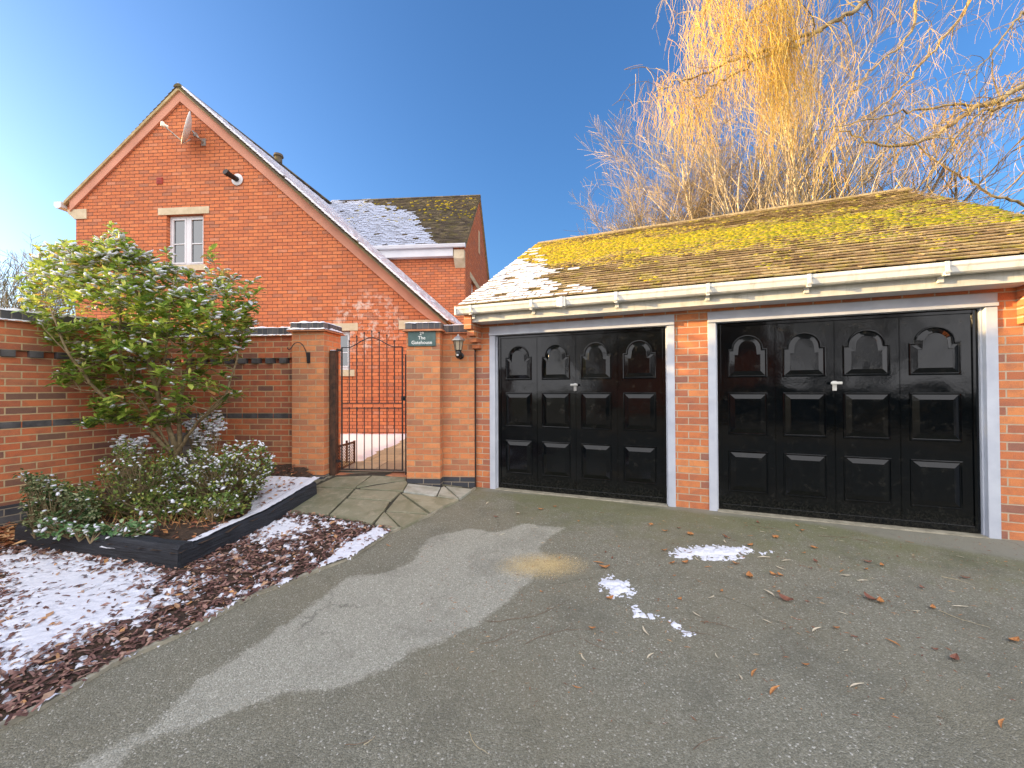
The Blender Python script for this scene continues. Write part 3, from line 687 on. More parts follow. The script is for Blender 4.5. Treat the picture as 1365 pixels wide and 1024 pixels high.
hw.box(LX, LX + 0.25, 0.25, 10.5, -0.1, 5.5); hw.box(RX - 0.25, RX, 0.25, WY, -0.1, 2.75)
hw.build('wall', M['brick_house'], house)
ww = MB()
WRZ, WEZ, WRY = 8.17, 5.42, WY + 2.62
def wz(y): return WRZ - (WRZ - WEZ) / (WRY - WY + 0.2) * abs(y - WRY)
ww.box(0.2, WE, WY, WY + 0.25, -0.1, 5.50)
ww.build('wall', M['brick_house'], house)
sw = MB()
ys_ = [WY + 0.25, WRY, 2 * WRY - WY]
SWH = [(4.30, 5.0, 3.35, 4.75), (5.55, 6.2, 3.35, 4.75)]
# the side wall of the wing: same strips, laid along y
sy = sorted(set(ys_ + [h[0] for h in SWH] + [h[1] for h in SWH]))
for a, b_ in zip(sy, sy[1:]):
    z = -0.1
    for h in SWH:
        if h[0] <= a + 1e-6 and h[1] >= b_ - 1e-6:
            sw.box(WE - 0.25, WE, a, b_, z, h[2]); z = h[3]
    sw.extrude([(WE - 0.25, a, z), (WE - 0.25, b_, z), (WE - 0.25, b_, wz(b_) - 0.08), (WE - 0.25, a, wz(a) - 0.08)], (0.25, 0, 0))
sw.box(0.2, WE - 0.25, 2 * WRY - WY - 0.25, 2 * WRY - WY, -0.1, 5.4)
sw.build('wall', M['brick_house'], house)
# verge bands on the gable
def band(x0, x1, off0, off1, yy0, yy1, mat, name, parent):
    m_ = MB()
    m_.extrude([(x0, yy0, rz_main(x0) - off0), (x0, yy0, rz_main(x0) - off1), (x1, yy0, rz_main(x1) - off1), (x1, yy0, rz_main(x1) - off0)], (0, yy1 - yy0, 0))
    return m_.build(name, mat, parent)
band(-2.66, 0, 0.075, 0.32, -0.045, -0.003, M['pink'], 'verge_band', house); 
vb = MB()
vb.extrude([(0, -0.045, rz_main(0) - .075), (0, -0.045, rz_main(0) - .32)] + [(5.35, -0.045, rz_main(5.35) - .32), (5.6, -0.045, rz_main(5.6) - .29), (5.95, -.045, rz_main(5.95) - .14), (5.98, -.045, rz_main(5.98) - .075)], (0, 0.042, 0))
vb.build('verge_band', M['pink'], house)
band(-2.76, -0.002, 0.012, 0.085, -0.085, -0.004, M['undercloak'], 'verge_mortar', house)
band(0.002, 6.03, 0.012, 0.085, -0.085, -0.004, M['undercloak'], 'verge_mortar', house)
# roofs: slope built along x, so reuse tile_slope in a turned frame
def turned_slope(parent, name, M_loc, x0, x1, ey, ez, ry, rz, snowf=None, gauge=0.1, wid=0.165, smat='snow_shade', full=False):
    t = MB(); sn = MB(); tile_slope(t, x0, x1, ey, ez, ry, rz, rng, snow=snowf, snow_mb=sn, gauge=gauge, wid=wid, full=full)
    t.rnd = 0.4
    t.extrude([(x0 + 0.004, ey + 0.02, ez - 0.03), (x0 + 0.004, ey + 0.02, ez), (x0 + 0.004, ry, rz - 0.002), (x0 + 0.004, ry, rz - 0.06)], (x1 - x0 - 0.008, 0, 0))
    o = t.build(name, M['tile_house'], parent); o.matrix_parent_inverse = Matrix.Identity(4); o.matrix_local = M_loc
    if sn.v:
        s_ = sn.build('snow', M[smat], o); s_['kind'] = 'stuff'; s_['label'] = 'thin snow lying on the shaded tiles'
    return o
BACK = 10.6
# left slope faces -x: local y axis -> +x of house ; local x -> -y of house
SHR = 0.062
ML = Matrix(((-SHR, 1, 0, 0), (-1, 0, 0, 0), (0, 0, 1, 0), (0, 0, 0, 1)))
turned_slope(house, 'roof', ML, -BACK, 0.09, -2.83, rz_main(2.83), 0.0, RZ, wid=0.33, gauge=0.12)
MR = Matrix(((SHR, -1, 0, 0), (1, 0, 0, 0), (0, 0, 1, 0), (0, 0, 0, 1)))
# right slope: local y=-6.06 is house x=+6.06; local x = house y
def main_snow(x, s): return 0.985
turned_slope(house, 'roof', MR, -0.09, BACK, -6.06, rz_main(6.06), 0.0, RZ, snowf=main_snow, gauge=0.1, smat='snow', full=True)
def wing_snow(x, s):
    # x along the wing, s up the slope
    K = ((0.0, 4.2), (2.0, 3.6), (3.25, 2.9), (4.2, 1.7), (4.9, 0.0), (6.0, -1.5))
    for (xa, sa), (xb, sb_) in zip(K, K[1:]):
        if xa <= x < xb: sm = sa + (sb_ - sa) * (x - xa) / (xb - xa); break
    else: sm = -1
    v = (sm - s) + 0.35 * fbm(x * 1.5, s * 1.5, 5)
    return max(0.0, min(0.96, v * 2.5 + 0.3))
MI = Matrix.Identity(4)
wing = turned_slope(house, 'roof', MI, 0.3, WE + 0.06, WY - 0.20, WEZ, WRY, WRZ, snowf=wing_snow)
bk = MB(); bk.extrude([(0.3, WRY, WRZ), (0.3, 2 * WRY - WY + 0.25, WEZ), (0.3, 2 * WRY - WY + 0.25, WEZ - 0.06), (0.3, WRY, WRZ - 0.06)], (WE + 0.06 - 0.3, 0, 0)); bk.build('roof', M['tile_house'], house)
vg = MB()
for a, b_ in ((WY - 0.15, WRY - 0.002), (WRY + 0.002, 2 * WRY - WY + 0.2)):
    vg.extrude([(WE + 0.003, a, wz(a) - 0.005), (WE + 0.003, b_, wz(b_) - 0.005), (WE + 0.003, b_, wz(b_) - 0.09), (WE + 0.003, a, wz(a) - 0.09)], (0.05, 0, 0))
vg.build('verge_mortar', M['undercloak'], house)
rr = MB()
for (p, q) in (((0, -0.10, RZ), (0, BACK, RZ)),):
    y = -0.10
    while y < BACK:
        rr.rnd = rng.random()
        pr = [(0.10 * math.sin(a), RZ - 0.035 + 0.08 * math.cos(a)) for a in [R(-85 + 17 * k) for k in range(11)]]
        rr.extrude([(c_[0] + SHR * y, y, c_[1]) for c_ in pr], (SHR * 0.295, 0.295, 0)); y += 0.3
rr.build('ridge_tiles', M['tile_house'], house); rr = MB(); x = 0.6
while x < WE:
    rr.rnd = rng.random(); x2 = min(x + 0.295, WE + 0.06)
    pr = [(WRY + 0.10 * math.sin(a), WRZ - 0.035 + 0.075 * math.cos(a)) for a in [R(-85 + 17 * k) for k in range(11)]]
    rr.extrude([(x, c_[0], c_[1]) for c_ in pr], (x2 - x, 0, 0)); x += 0.3
rr.build('ridge_tiles', M['tile_house'], house)
rv = MB(); rv.lathe([(0.10, 0), (0.10, 0.18), (0.14, 0.19), (0.12, 0.26), (0.03, 0.28)], (0.22, 3.0, RZ - 0.02), 12); rv.build('ridge_vent', M['tile_house'], house)
mm = MB()
for _ in range(900):
    x = rng.uniform(1.5, WE); s = rng.uniform(1.7, 3.7)
    if rng.random() > 0.12 + 0.9 * max(0, fbm(x * 1.5, s * 2, 2)) * (x / 4): continue
    L_ = math.hypot(WRY - WY + .2, WRZ - WEZ); t_ = s / L_
    c = Vector((x, WY - .2 + t_ * (WRY - WY + .2), WEZ + t_ * (WRZ - WEZ) + 0.03)); r0 = rng.uniform(.02, .05); mm.rnd = rng.uniform(.5, 1); mm.blob(c, r0 * 1.4, r0, r0 * .6, rng)
o = mm.build('moss', M['moss'], wing, smooth=True); o['kind'] = 'stuff'
# wing gutter, fascia
gutter(1.4, WE + 0.05, WY - 0.20, WEZ + 0.02, house, M['white'])
f = MB(); f.box(1.4, WE - 0.32, WY - 0.197, WY - 0.17, WEZ - 0.30, WEZ - 0.02); f.build('fascia', M['white'], house)
f = MB(); f.box(1.4, WE - 0.32, WY - 0.168, WY - 0.003, WEZ - 0.295, WEZ - 0.28); f.build('soffit', M['white'], house)
kn = MB(); kn.extrude([(WE - 0.3, -0.0 + WY - 0.19, 5.05), (WE - 0.3, WY - 0.003, 4.82), (WE - 0.3, WY - 0.003, 5.30), (WE - 0.3, WY - 0.19, 5.30)], (0.302, 0, 0)); kn.build('kneeler_stone', M['stone'], house)
kb = MB(); kb.box(WE - 0.3, WE, WY - 0.16, WY - 0.003, 5.303, 5.40); kb.build('eaves_brick', M['brick_house'], house)
# kneelers of the main gable
k0 = hh(91, 280); k1 = hh(116, 292)
kk = MB(); kk.extrude([(k0.x + 0.0, -0.02, k0.z), (k0.x + 0.02, -0.02, k0.z - 0.09), (k0.x + 0.12, -0.02, k1.z + 0.05), (k0.x + 0.17, -0.02, k1.z), (k1.x, -0.02, k1.z), (k1.x, -0.02, k0.z)], (0, 0.30, 0)); kk.build('kneeler_stone', M['stone'], house)
kk = MB(); kk.box(k0.x - 0.02, LX - 0.003, 0.0, 0.25, k0.z + 0.003, k0.z + 0.14); kk.build('eaves_brick', M['brick_house'], house)
q0 = hh(532, 427.5); q1 = hh(600, 438)
kk = MB(); kk.box(q0.x, q1.x, -0.02, 0.06, q1.z, q0.z); kk.build('kneeler_stone', M['stone'], house)
ge = MB(); ge.extrude([(-2.98, -0.10, 5.46), (-2.98, -0.10, 5.55), (-2.80, -0.10, 5.55), (-2.80, -0.10, 5.43), (-2.86, -0.10, 5.40), (-2.93, -0.10, 5.41)], (0, 10.0, 0)); ge.build('gutter', M['white'], house)
# windows
def window(M_, x0, x1, z0, z1, y, parent, mull=None, lintel=None, sill=None, turn=None, rail=0.45):
    f = MB(); t = 0.055; d0, d1 = y + 0.09, y + 0.15
    f.box(x0, x1, d0, d1, z1 - t, z1); f.box(x0, x1, d0, d1, z0, z0 + t)
    f.box(x0, x0 + t, d0, d1, z0 + t, z1 - t); f.box(x1 - t, x1, d0, d1, z0 + t, z1 - t)
    xs = [x0 + t, x1 - t]
    if mull: 
        mx = x0 + (x1 - x0) * mull; f.box(mx - 0.045, mx + 0.045, d0 - 0.004, d1, z0 + t, z1 - t); xs = [x0 + t, mx - 0.045, mx + 0.045, x1 - t]
    zr = z0 + (z1 - z0) * rail
    for i in range(0, len(xs), 2):
        a, b_ = xs[i], xs[i + 1]; s = 0.035
        f.box(a, a + s, d0 - 0.012, d1 - 0.01, z0 + t, z1 - t); f.box(b_ - s, b_, d0 - 0.012, d1 - 0.01, z0 + t, z1 - t)
        f.box(a + s, b_ - s, d0 - 0.012, d1 - 0.01, z1 - t - s, z1 - t); f.box(a + s, b_ - s, d0 - 0.012, d1 - 0.01, z0 + t, z0 + t + s)
        f.box(a + s, b_ - s, d0 + 0.0, d1 - 0.02, zr - 0.012, zr + 0.012)
    fo = f.build('window', M['white'], parent, bevel=0.003)
    p = MB()
    for i in range(0, len(xs), 2): p.box(xs[i] + 0.03, xs[i + 1] - 0.03, d0 + 0.02, d0 + 0.026, z0 + t + 0.03, z1 - t - 0.03)
    p.build('pane', M['glass'], fo)
    b2 = MB(); b2.box(x0 + 0.02, x1 - 0.02, d1 + 0.02, d1 + 0.04, z0 + 0.02, z1 - 0.02); b2.build('blind', M['black_plastic'], fo)
    if turn is not None: fo.matrix_parent_inverse = Matrix.Identity(4); fo.matrix_local = turn
    return fo
w1 = window(HM, *UW[:2], UW[2], UW[3], 0, house, mull=0.5)
a0 = hh(211, 276); a1 = hh(279, 286.3)
s = MB(); s.box(a0.x, a1.x, -0.012, 0.09, UW[3] + 0.002, UW[3] + 0.16); s.build('lintel', M['stone'], w1, bevel=0.004)
s = MB(); s.box(UW[0] - 0.08, UW[1] + 0.08, -0.04, 0.09, UW[2] - 0.13, UW[2] - 0.002); s.build('sill', M['stone'], w1, bevel=0.004)
w2 = window(HM, LW[0], LW[1], LW[2], LW[3], 0, house, mull=0.5, rail=0.45)
s = MB(); s.box(LW[0] - 0.15, LW[1] + 0.18, -0.012, 0.09, LW[3] + 0.002, LW[3] + 0.16); s.build('lintel', M['stone'], w2, bevel=0.004)
s = MB(); s.box(LW[0] - 0.1, LW[1] + 0.12, -0.05, 0.09, LW[2] - 0.14, LW[2] - 0.002); s.build('sill', M['stone'], w2, bevel=0.004)
TW = Matrix(((0, -1, 0, WE), (1, 0, 0, 0), (0, 0, 1, 0), (0, 0, 0, 1)))
for h in SWH:
    wf = window(HM, h[0], h[1], h[2], h[3], 0, house, turn=TW)
s = MB(); s.box(WE - 0.05, WE + 0.012, SWH[0][0] - 0.25, SWH[1][1] + 0.2, 4.752, 4.93); s.build('lintel', M['stone'], house)
s = MB(); s.box(WE - 0.05, WE + 0.012, WRY - 0.12, WRY + 0.12, 6.1, 6.9); s.build('slit_vent', M['stone'], house)
# flue, vent
q = hh(317, 240)
fl = MB(); fl.lathe([(0.13, -0.012), (0.13, -0.02), (0.10, -0.03)], (q.x, 0, q.z), 20, 'Y'); fo = fl.build('flue', M['white'], house)
fl = MB(); fl.tube([(q.x, -0.02, q.z), (q.x - 0.02, -0.25, q.z + 0.0)], [0.055, 0.055], 14); fl.tube([(q.x - 0.02, -0.25, q.z), (q.x - 0.03, -0.32, q.z + 0.02)], [0.065, 0.065], 14); fl.build('flue_pipe', M['black_plastic'], fo)
q = hh(213.5, 241.5); v_ = MB(); v_.box(q.x - 0.07, q.x + 0.07, -0.02, -0.002, q.z - 0.07, q.z + 0.07)
for k in range(4): v_.box(q.x - 0.055, q.x + 0.055, -0.028, -0.021, q.z - 0.05 + k * .03, q.z - 0.035 + k * .03)
v_.build('air_vent', M['red_vent'], house)
# satellite dish
q = hh(254, 184)
DM = HM @ Matrix.Translation((q.x + 0.22, -0.05, q.z - 0.12))
dish = empty('satellite_dish', DM, 'white satellite dish bolted high on the gable of the brick house', 'satellite dish')
dm = MB(); ax = Vector((-0.70, -0.68, 0.20)).normalized(); ay = Vector((0, 0, 1)).cross(ax).normalized(); az = ax.cross(ay)
cen = Vector((0.02, -0.20, 0.12)); rings = []
for k in range(7):
    r_ = 0.33 * k / 6; i = len(dm.v)
    for j in range(24):
        a = 2 * math.pi * j / 24
        dm.v.append(tuple(cen + ay * (r_ * .95 * math.cos(a)) + az * (r_ * 1.1 * math.sin(a)) + ax * (0.085 * (k / 6) ** 2)))
    rings.append(i)
for a, b_ in zip(rings, rings[1:]):
    for j in range(24): dm.f.append((a + j, a + (j + 1) % 24, b_ + (j + 1) % 24, b_ + j)); dm.r.append(.5)
do = dm.build('reflector', M['dish'], dish, smooth=True); md = do.modifiers.new('thick', 'SOLIDIFY'); md.thickness = 0.008
am = MB(); low = cen - az * 0.34 + ax * 0.04; hd = cen + ax * 0.44 - az * 0.16
am.tube([cen - ax * 0.03 - az * .2, low, hd], 0.012, 8); am.build('feed_arm', M['grey_metal'], dish)
am = MB(); am.lathe([(0.03, 0.0), (0.036, 0.02), (0.036, 0.08), (0.02, 0.1)], hd - Vector((0, 0, 0.04)), 12); am.tube([hd, hd - ax * 0.09], [0.035, 0.03], 12); am.build('receiver', M['dish'], dish)
am = MB(); am.tube([cen - ax * 0.02, (0.10, -0.10, 0.02), (0.10, 0.04, 0.0)], 0.02, 8); am.box(0.05, 0.15, 0.03, 0.045, -0.08, 0.08); am.box(0.03, 0.09, -0.16, -0.10, 0.02, 0.10); am.build('mount', M['grey_metal'], dish)

# ================================================================== GATE WALLS (frame turned 5 degrees)
PO = at_y(541.8, 520, 5.24)
WM = frame((PO.x, PO.y, 0), 5.0)     # x=0 : left edge of the right pillar front, y=0 : pillar front plane
wmi = WM.inverted()
def wh(px, py, yl=0.0): return hit(WM, yl, px, py)
def zg(M_, x, y):
    p = M_ @ Vector((x, y, 0)); return ground_z(p.x, p.y)
COP = 2.15   # top of coping
def pillar(x0, label, top, blue):
    o = empty('gate_pillar', WM @ Matrix.Translation((x0, 0, 0)), label, 'pillar', 'brick gate pillars')
    wd = 0.443; p = MB(); zb = 0.02
    p.box(0, wd, 0, wd, blue, top - 0.13); p.build('shaft', M['brick_pillar'], o, bevel=0.004)
    p = MB(); p.box(0.001, wd - 0.001, 0.001, wd - 0.001, -0.2, blue - 0.001); p.build('blue_brick_base', M['brick_blue'], o)
    p = MB(); p.box(-0.045, wd + 0.045, -0.045, wd + 0.045, top - 0.129, top - 0.115); p.box(-0.03, wd + 0.03, -0.03, wd + 0.03, top - 0.1145, top - 0.102); p.build('tile_creasing', M['tilecrease'], o, bevel=0.003)
    p = MB(); p.box(-0.015, wd + 0.015, -0.015, wd + 0.015, top - 0.10, top - 0.012)
    c_ = p.build('cap', M['coping'], o, bevel=0.008)
    return o, c_
def snow_strip(parent, x0, x1, y0, y1, z, th, seed, matrix_child=True, dens=1.0):
    """lumpy thin snow lying on a ledge"""
    r2 = random.Random(seed); nx = max(3, int((x1 - x0) / 0.025)); ny = max(2, int((y1 - y0) / 0.025))
    m_ = MB(); idx = {}
    for j in range(ny + 1):
        for i in range(nx + 1):
            x = x0 + (x1 - x0) * i / nx; y = y0 + (y1 - y0) * j / ny
            e = 0.0 if (i in (0, nx) or j in (0, ny)) else 1.0
            h = th * (0.55 + 0.8 * fbm(x * 9, y * 9, seed)) * e - (1 - e) * 0.003 + 0.002
            if dens < 1: h -= th * (1 - dens) * 1.6 * (0.6 + fbm(x * 4, y * 4, seed + 5))
            idx[i, j] = len(m_.v); m_.v.append((x + r2.uniform(-.006, .006), y + r2.uniform(-.006, .006), z + h))
    for j in range(ny):
        for i in range(nx): m_.f.append((idx[i, j], idx[i + 1, j], idx[i + 1, j + 1], idx[i, j + 1])); m_.r.append(.5)
    # drop skirt on the viewer's side, ragged
    for i in range(nx):
        a = m_.v[idx[i, 0]]; b_ = m_.v[idx[i + 1, 0]]
        d1, d2 = [0.004 + 0.010 * max(0, fbm(v_[0] * 14, 3, seed)) for v_ in (a, b_)]
        m_.f.append((len(m_.v), len(m_.v) + 1, len(m_.v) + 2, len(m_.v) + 3)); m_.r.append(.5)
        m_.v += [(a[0], a[1] - .002, a[2] - d1), (b_[0], b_[1] - .002, b_[2] - d2), b_, a]
    o = m_.build('snow', M['snow'], parent, smooth=True); o['kind'] = 'stuff'; return o
BL = wh(562, 638.5).z
pr, cp = pillar(0.0, 'brick gate pillar carrying the green slate nameplate', 2.165, BL)
snow_strip(cp, -0.015, 0.458, -0.02, 0.458, 2.152, 0.010, 3, dens=0.75)
LPX = wh(389.0, 500).x
pl, cpl = pillar(0.0, 'brick gate pillar carrying the hanging basket hook', 2.19, 0.165)
pl.matrix_world = WM @ Matrix.Translation((LPX, 0, 0))
snow_strip(cpl, -0.015, 0.458, -0.02, 0.458, 2.178, 0.022, 4)
snow_strip(cpl, -0.045, 0.488, -0.05, -0.014, 2.091, 0.022, 5)
snow_strip(cpl, 0.457, 0.49, -0.02, 0.48, 2.091, 0.022, 15)
# garden walls
def garden_wall(name, M_, x0, x1, y0, label, blue_z, zb, courses=True, cut=None, copy_x=None):
    o = empty(name, M_ @ Matrix.Translation((x0, 0, 0)), label, 'wall')
    L = x1 - x0; b_ = MB(); t = 0.215; B1 = 0.90
    dz0, dz1 = 1.65, 1.725
    if courses:
        b_.box(0, L, y0, y0 + t, blue_z, B1); b_.box(0, L, y0, y0 + t, B1 + 0.075, dz0); b_.box(0, L, y0 + 0.05, y0 + t, dz0, dz1); b_.box(0, L, y0, y0 + t, dz1, COP - 0.13)
        b_.box(0, L, y0 + 0.002, y0 + t, B1, B1 + .075)
    else:
        b_.box(0, L, y0, y0 + t, blue_z, COP - 0.13)
    b_.build('brickwork', M['brick_wall'] if courses else M['brick_pillar'], o)
    s_ = MB(); s_.box(0, L, y0 - 0.001, y0 + t - 0.001, zb, blue_z - 0.001); s_.build('blue_brick_base', M['brick_blue'], o)
    if courses:
        s_ = MB(); xx = 0.0
        while xx < L - 0.02:
            s_.box(xx + 0.005, min(xx + 0.22, L), y0 - 0.004, y0 + 0.0015, B1 + 0.004, B1 + 0.071); xx += 0.225
        s_.build('blue_brick_course', M['blue_solid'], o, bevel=0.002)
        s_ = MB(); xx = 0.05
        while xx < L - 0.08:
            s_.box(xx, xx + 0.10, y0 - 0.028, y0 + 0.049, dz0 + 0.002, dz1 - 0.002); xx += 0.20
        s_.build('dentil_course', M['blue_solid'], o, bevel=0.002)
    s_ = MB(); s_.box(0, L, y0 - 0.035, y0 + t + 0.035, COP - 0.129, COP - 0.116); s_.build('tile_creasing', M['tilecrease'], o)
    s_ = MB(); s_.box(0, L, y0 - 0.012, y0 + t + 0.012, COP - 0.114, COP - 0.012)
    c_ = s_.build('coping', M['coping'], o, bevel=0.012)
    return o, c_, L
# left wall
VP = 930.0
ld = Vector(((VP - 682.5) / FPX, 1.0, 0)).normalized()
lang = math.degrees(math.atan2(-ld.y, ld.x))           # direction of travel away from the camera
P27 = at_y(29, 520, 4.30)
LM = Matrix.Translation((P27.x, P27.y, 0)) @ Matrix.Rotation(math.atan2(ld.y, ld.x), 4, 'Z')   # x runs away along the wall, +y is the far side
BW_Y = 0.11
# length to the corner with the back wall
lo = wmi @ Vector((P27.x, P27.y, 0)); ldl = wmi.to_3x3() @ ld
tc = (BW_Y - lo.y) / ldl.y
CX = lo.x + ldl.x * tc
gw, gc, Lw = garden_wall('garden_wall', LM, -9.0, tc + 0.02, 0.0, 'long brick garden wall on the left with a dark dentil course', 0.11, -0.5)
snow_strip(gc, 4.5, Lw, -0.014, 0.23, COP - 0.012, 0.03, 8)
snow_strip(gc, 4.5, Lw, -0.035, -0.011, COP - 0.116, 0.018, 9)
bw, bc, Lb = garden_wall('garden_wall', WM, CX, LPX - 0.002, BW_Y, 'short brick garden wall between the snowy shrub and the left gate pillar', 0.10, -0.3)
snow_strip(bc, 0.0, Lb, BW_Y - 0.014, BW_Y + 0.22, COP - 0.012, 0.022, 10)
snow_strip(bc, 0.0, Lb, BW_Y - 0.035, BW_Y - 0.011, COP - 0.116, 0.018, 11)
bl = wh(610, 636, 0.14).z; GXR = wh(632.6, 560, 0.14).x
rw, rc, Lr = garden_wall('side_wall', WM, 0.445, GXR, 0.14, 'narrow brick wall carrying the lantern between gate pillar and garage', bl, -0.2, courses=False)
snow_strip(rc, 0.0, Lr, 0.126, 0.36, COP - 0.012, 0.010, 12, dens=0.8)
mj = MB(); mj.box(GXR + 0.001, GXR + 0.012, 0.136, 0.3, -0.1, 1.80); mj.build('movement_joint', M['black_plastic'], rw, matrix=WM)

# gate
GYL = 0.16
gq = lambda px, py: wh(px, py, GYL)
gate = empty('garden_gate', WM @ Matrix.Translation((gq(455.8, 627).x, GYL, 0)), 'black wrought iron garden gate with arched top between two brick pillars', 'gate')
gx0 = gq(455.8, 627).x
def gp(px, py): q = gq(px, py); return (q.x - gx0, 0, q.z)
fr = MB()
xl, zb_ = gp(455.8, 626.5)[0], gp(455.8, 626.5)[2]; xr = gp(536.5, 627)[0]
zt = gp(455.8, 463.5)[2]; zm1 = gp(495, 537.5)[2]; zm2 = gp(495, 545)[2]
fr.box(xl - .008, xl + .008, -.008, .008, zb_, zt); fr.box(xr - .008, xr + .008, -.008, .008, zb_, zt)
fr.box(xl + .008, xr - .008, -.006, .006, zb_, zb_ + .014); fr.box(xl + .008, xr - .008, -.004, .004, zm1 - .006, zm1 + .006); fr.box(xl + .008, xr - .008, -.004, .004, zm2 - .006, zm2 + .006)
fr.build('gate_frame', M['iron'], gate)
ar = MB(); pts = []
xa, xb = gp(465.1, 463)[0], gp(525.6, 463)[0]; zap = gp(495, 450.6)[2]
for k in range(25):
    t = k / 24; pts.append((xa + (xb - xa) * t, -0.008, zt + (zap - zt) * (0.5 - 0.5 * math.cos(2 * math.pi * t)) ** 0.8))
ar.tube([(xl, -.008, zt)] + pts + [(xr, -.008, zt)], 0.007, 6); ar.build('arched_top_rail', M['iron'], gate)
for px, py in ((465.1, 454.9), (475.1, 448.4), (485.1, 444.1), (495.3, 442.2), (505.2, 443.4), (515.4, 447.4), (525.6, 454.9)):
    b_ = MB(); bx, _, bz = gp(px, py)
    b_.tube([(bx, .008, zm1), (bx, .008, bz)], 0.0065, 6); b_.lathe([(0.003, -.012), (0.011, -.006), (0.012, .004), (0.006, .014), (.001, .018)], (bx, .008, bz), 8)
    b_.tube([(bx, .008, zb_), (bx, .008, zm2 + .01)], 0.0065, 6); b_.lathe([(0.003, -.01), (0.010, -.004), (0.010, .004), (0.001, .012)], (bx, .008, zm2 + .012), 8)
    b_.build('bar', M['iron'], gate)
la = MB(); la.box(xr - .01, xr + .035, -.02, .02, 1.14, 1.20); la.lathe([(.012, 0), (.012, -.03)], (xr + .012, -.02, 1.17), 8, 'Y'); la.build('latch', M['iron'], gate)
ks = MB(); kx = gp(540.7, 500)[0]; ks.box(kx - .005, kx + .005, -.012, .012, zb_ - .05, gp(540.7, 472)[2]); ks.build('keep_strip', M['iron'], gate)
hx = gp(448.6, 467)[0]
for hz in (gp(455, 466)[2] - .01, zb_ + .12): hg = MB(); hg.box(hx, xl - .006, -.012, .012, hz - .012, hz + .012); hg.lathe([(.012, -.02), (.012, .02)], (hx + .02, -.013, hz), 8); hg.build('hinge', M['iron'], gate)
# post
q0 = wh(439.3, 467.5, 0.12); q1 = wh(446.5, 636, 0.12)
post = empty('gate_post', WM @ Matrix.Translation((q0.x, 0.12, 0)), 'dark timber gate post fixed against the left brick pillar', 'post')
p = MB(); p.box(0, 0.075, 0, 0.10, 0.0, q0.z); p.build('post_shaft', M['dark_timber'], post, bevel=0.004)
p = MB(); p.box(0.004, 0.071, 0.004, 0.096, q0.z + .0005, q0.z + .010); p.build('snow', M['snow'], post, bevel=0.003)

# nameplate
q0 = wh(544.3, 440.2, -0.004); q1 = wh(581, 461.5, -0.004)
sg = empty('nameplate', WM @ Matrix.Translation(((q0.x + q1.x) / 2, -0.003, (q0.z + q1.z) / 2)), 'green slate house nameplate reading 29 The Gatehouse', 'sign')
SWD, SHT = (q1.x - q0.x), (q0.z - q1.z)
p = MB(); p.box(-SWD / 2, SWD / 2, -0.014, 0, -SHT / 2, SHT / 2); p.build('plate', M['slate'], sg, bevel=0.004)
def text(body, size, x, z, parent, Mx):
    cu = bpy.data.curves.new('lettering', 'FONT'); cu.body = body; cu.size = size; cu.align_x = 'CENTER'; cu.extrude = 0.0012; cu.offset = 0.0006
    o = bpy.data.objects.new('lettering', cu); col.objects.link(o)
    dg = bpy.context.evaluated_depsgraph_get(); me = bpy.data.meshes.new_from_object(o.evaluated_get(dg)); bpy.data.objects.remove(o)
    o = bpy.data.objects.new('lettering', me); col.objects.link(o); me.materials.clear(); me.materials.append(M['letter'])
    o.parent = parent; o.matrix_local = Matrix.Translation((x, -0.0155, z)) @ Matrix.Rotation(R(90), 4, 'X'); return o
text('29', 0.056, -0.0, 0.040, sg, None); text('The', 0.062, 0.0, -0.018, sg, None); text('Gatehouse', 0.062, 0.0, -0.078, sg, None)

# lantern on the side wall
q = wh(611, 470, 0.0)
LMt = WM @ Matrix.Translation((q.x, 0.0, 0))
lan = empty('wall_lantern', LMt, 'black coach lantern with pale glass on the narrow wall beside the garage', 'lamp')
zt_ = wh(611, 446, 0.0).z; zs = wh(611, 478, 0.0).z; hl = zt_ - zs
def Z(f): return zs + hl * f
m_ = MB(); m_.tube([(0, 0.139, Z(.12)), (0, 0.06, Z(.10)), (0, 0.0, Z(.18))], [.022, .022, .018], 8); m_.lathe([(.045, 0), (.045, -.015), (.03, -.022)], (0, .139, Z(.14)), 16, 'Y'); m_.build('wall_arm', M['black_plastic'], lan)
m_ = MB(); m_.lathe([(.012, Z(0)), (.032, Z(.05)), (.042, Z(.16)), (.042, Z(.26)), (.035, Z(.34))], (0, 0, 0), 14); m_.build('sensor_base', M['black_plastic'], lan, smooth=True)
m_ = MB(); m_.box(-.012, .012, -.05, -.04, Z(.10), Z(.17)); m_.build('sensor_lens', M['white'], lan, bevel=.003)
m_ = MB(); m_.lathe([(.040, Z(.345)), (.062, Z(.74))], (0, 0, 0), 6); m_.build('glass', M['lglass'], lan)
m_ = MB()
for j in range(6):
    a = 2 * math.pi * j / 6; m_.tube([(.042 * math.cos(a), .042 * math.sin(a), Z(.33)), (.065 * math.cos(a), .065 * math.sin(a), Z(.75))], .004, 5)
m_.lathe([(.046, Z(.33)), (.046, Z(.35))], (0, 0, 0), 6); m_.build('lantern_frame', M['black_plastic'], lan)
m_ = MB(); m_.lathe([(.092, Z(.74)), (.090, Z(.76)), (.05, Z(.88)), (.018, Z(.95)), (.014, Z(.97)), (.014, Z(1.0)), (.003, Z(1.03))], (0, 0, 0), 6); m_.build('lamp_cap', M['grey_metal'], lan)

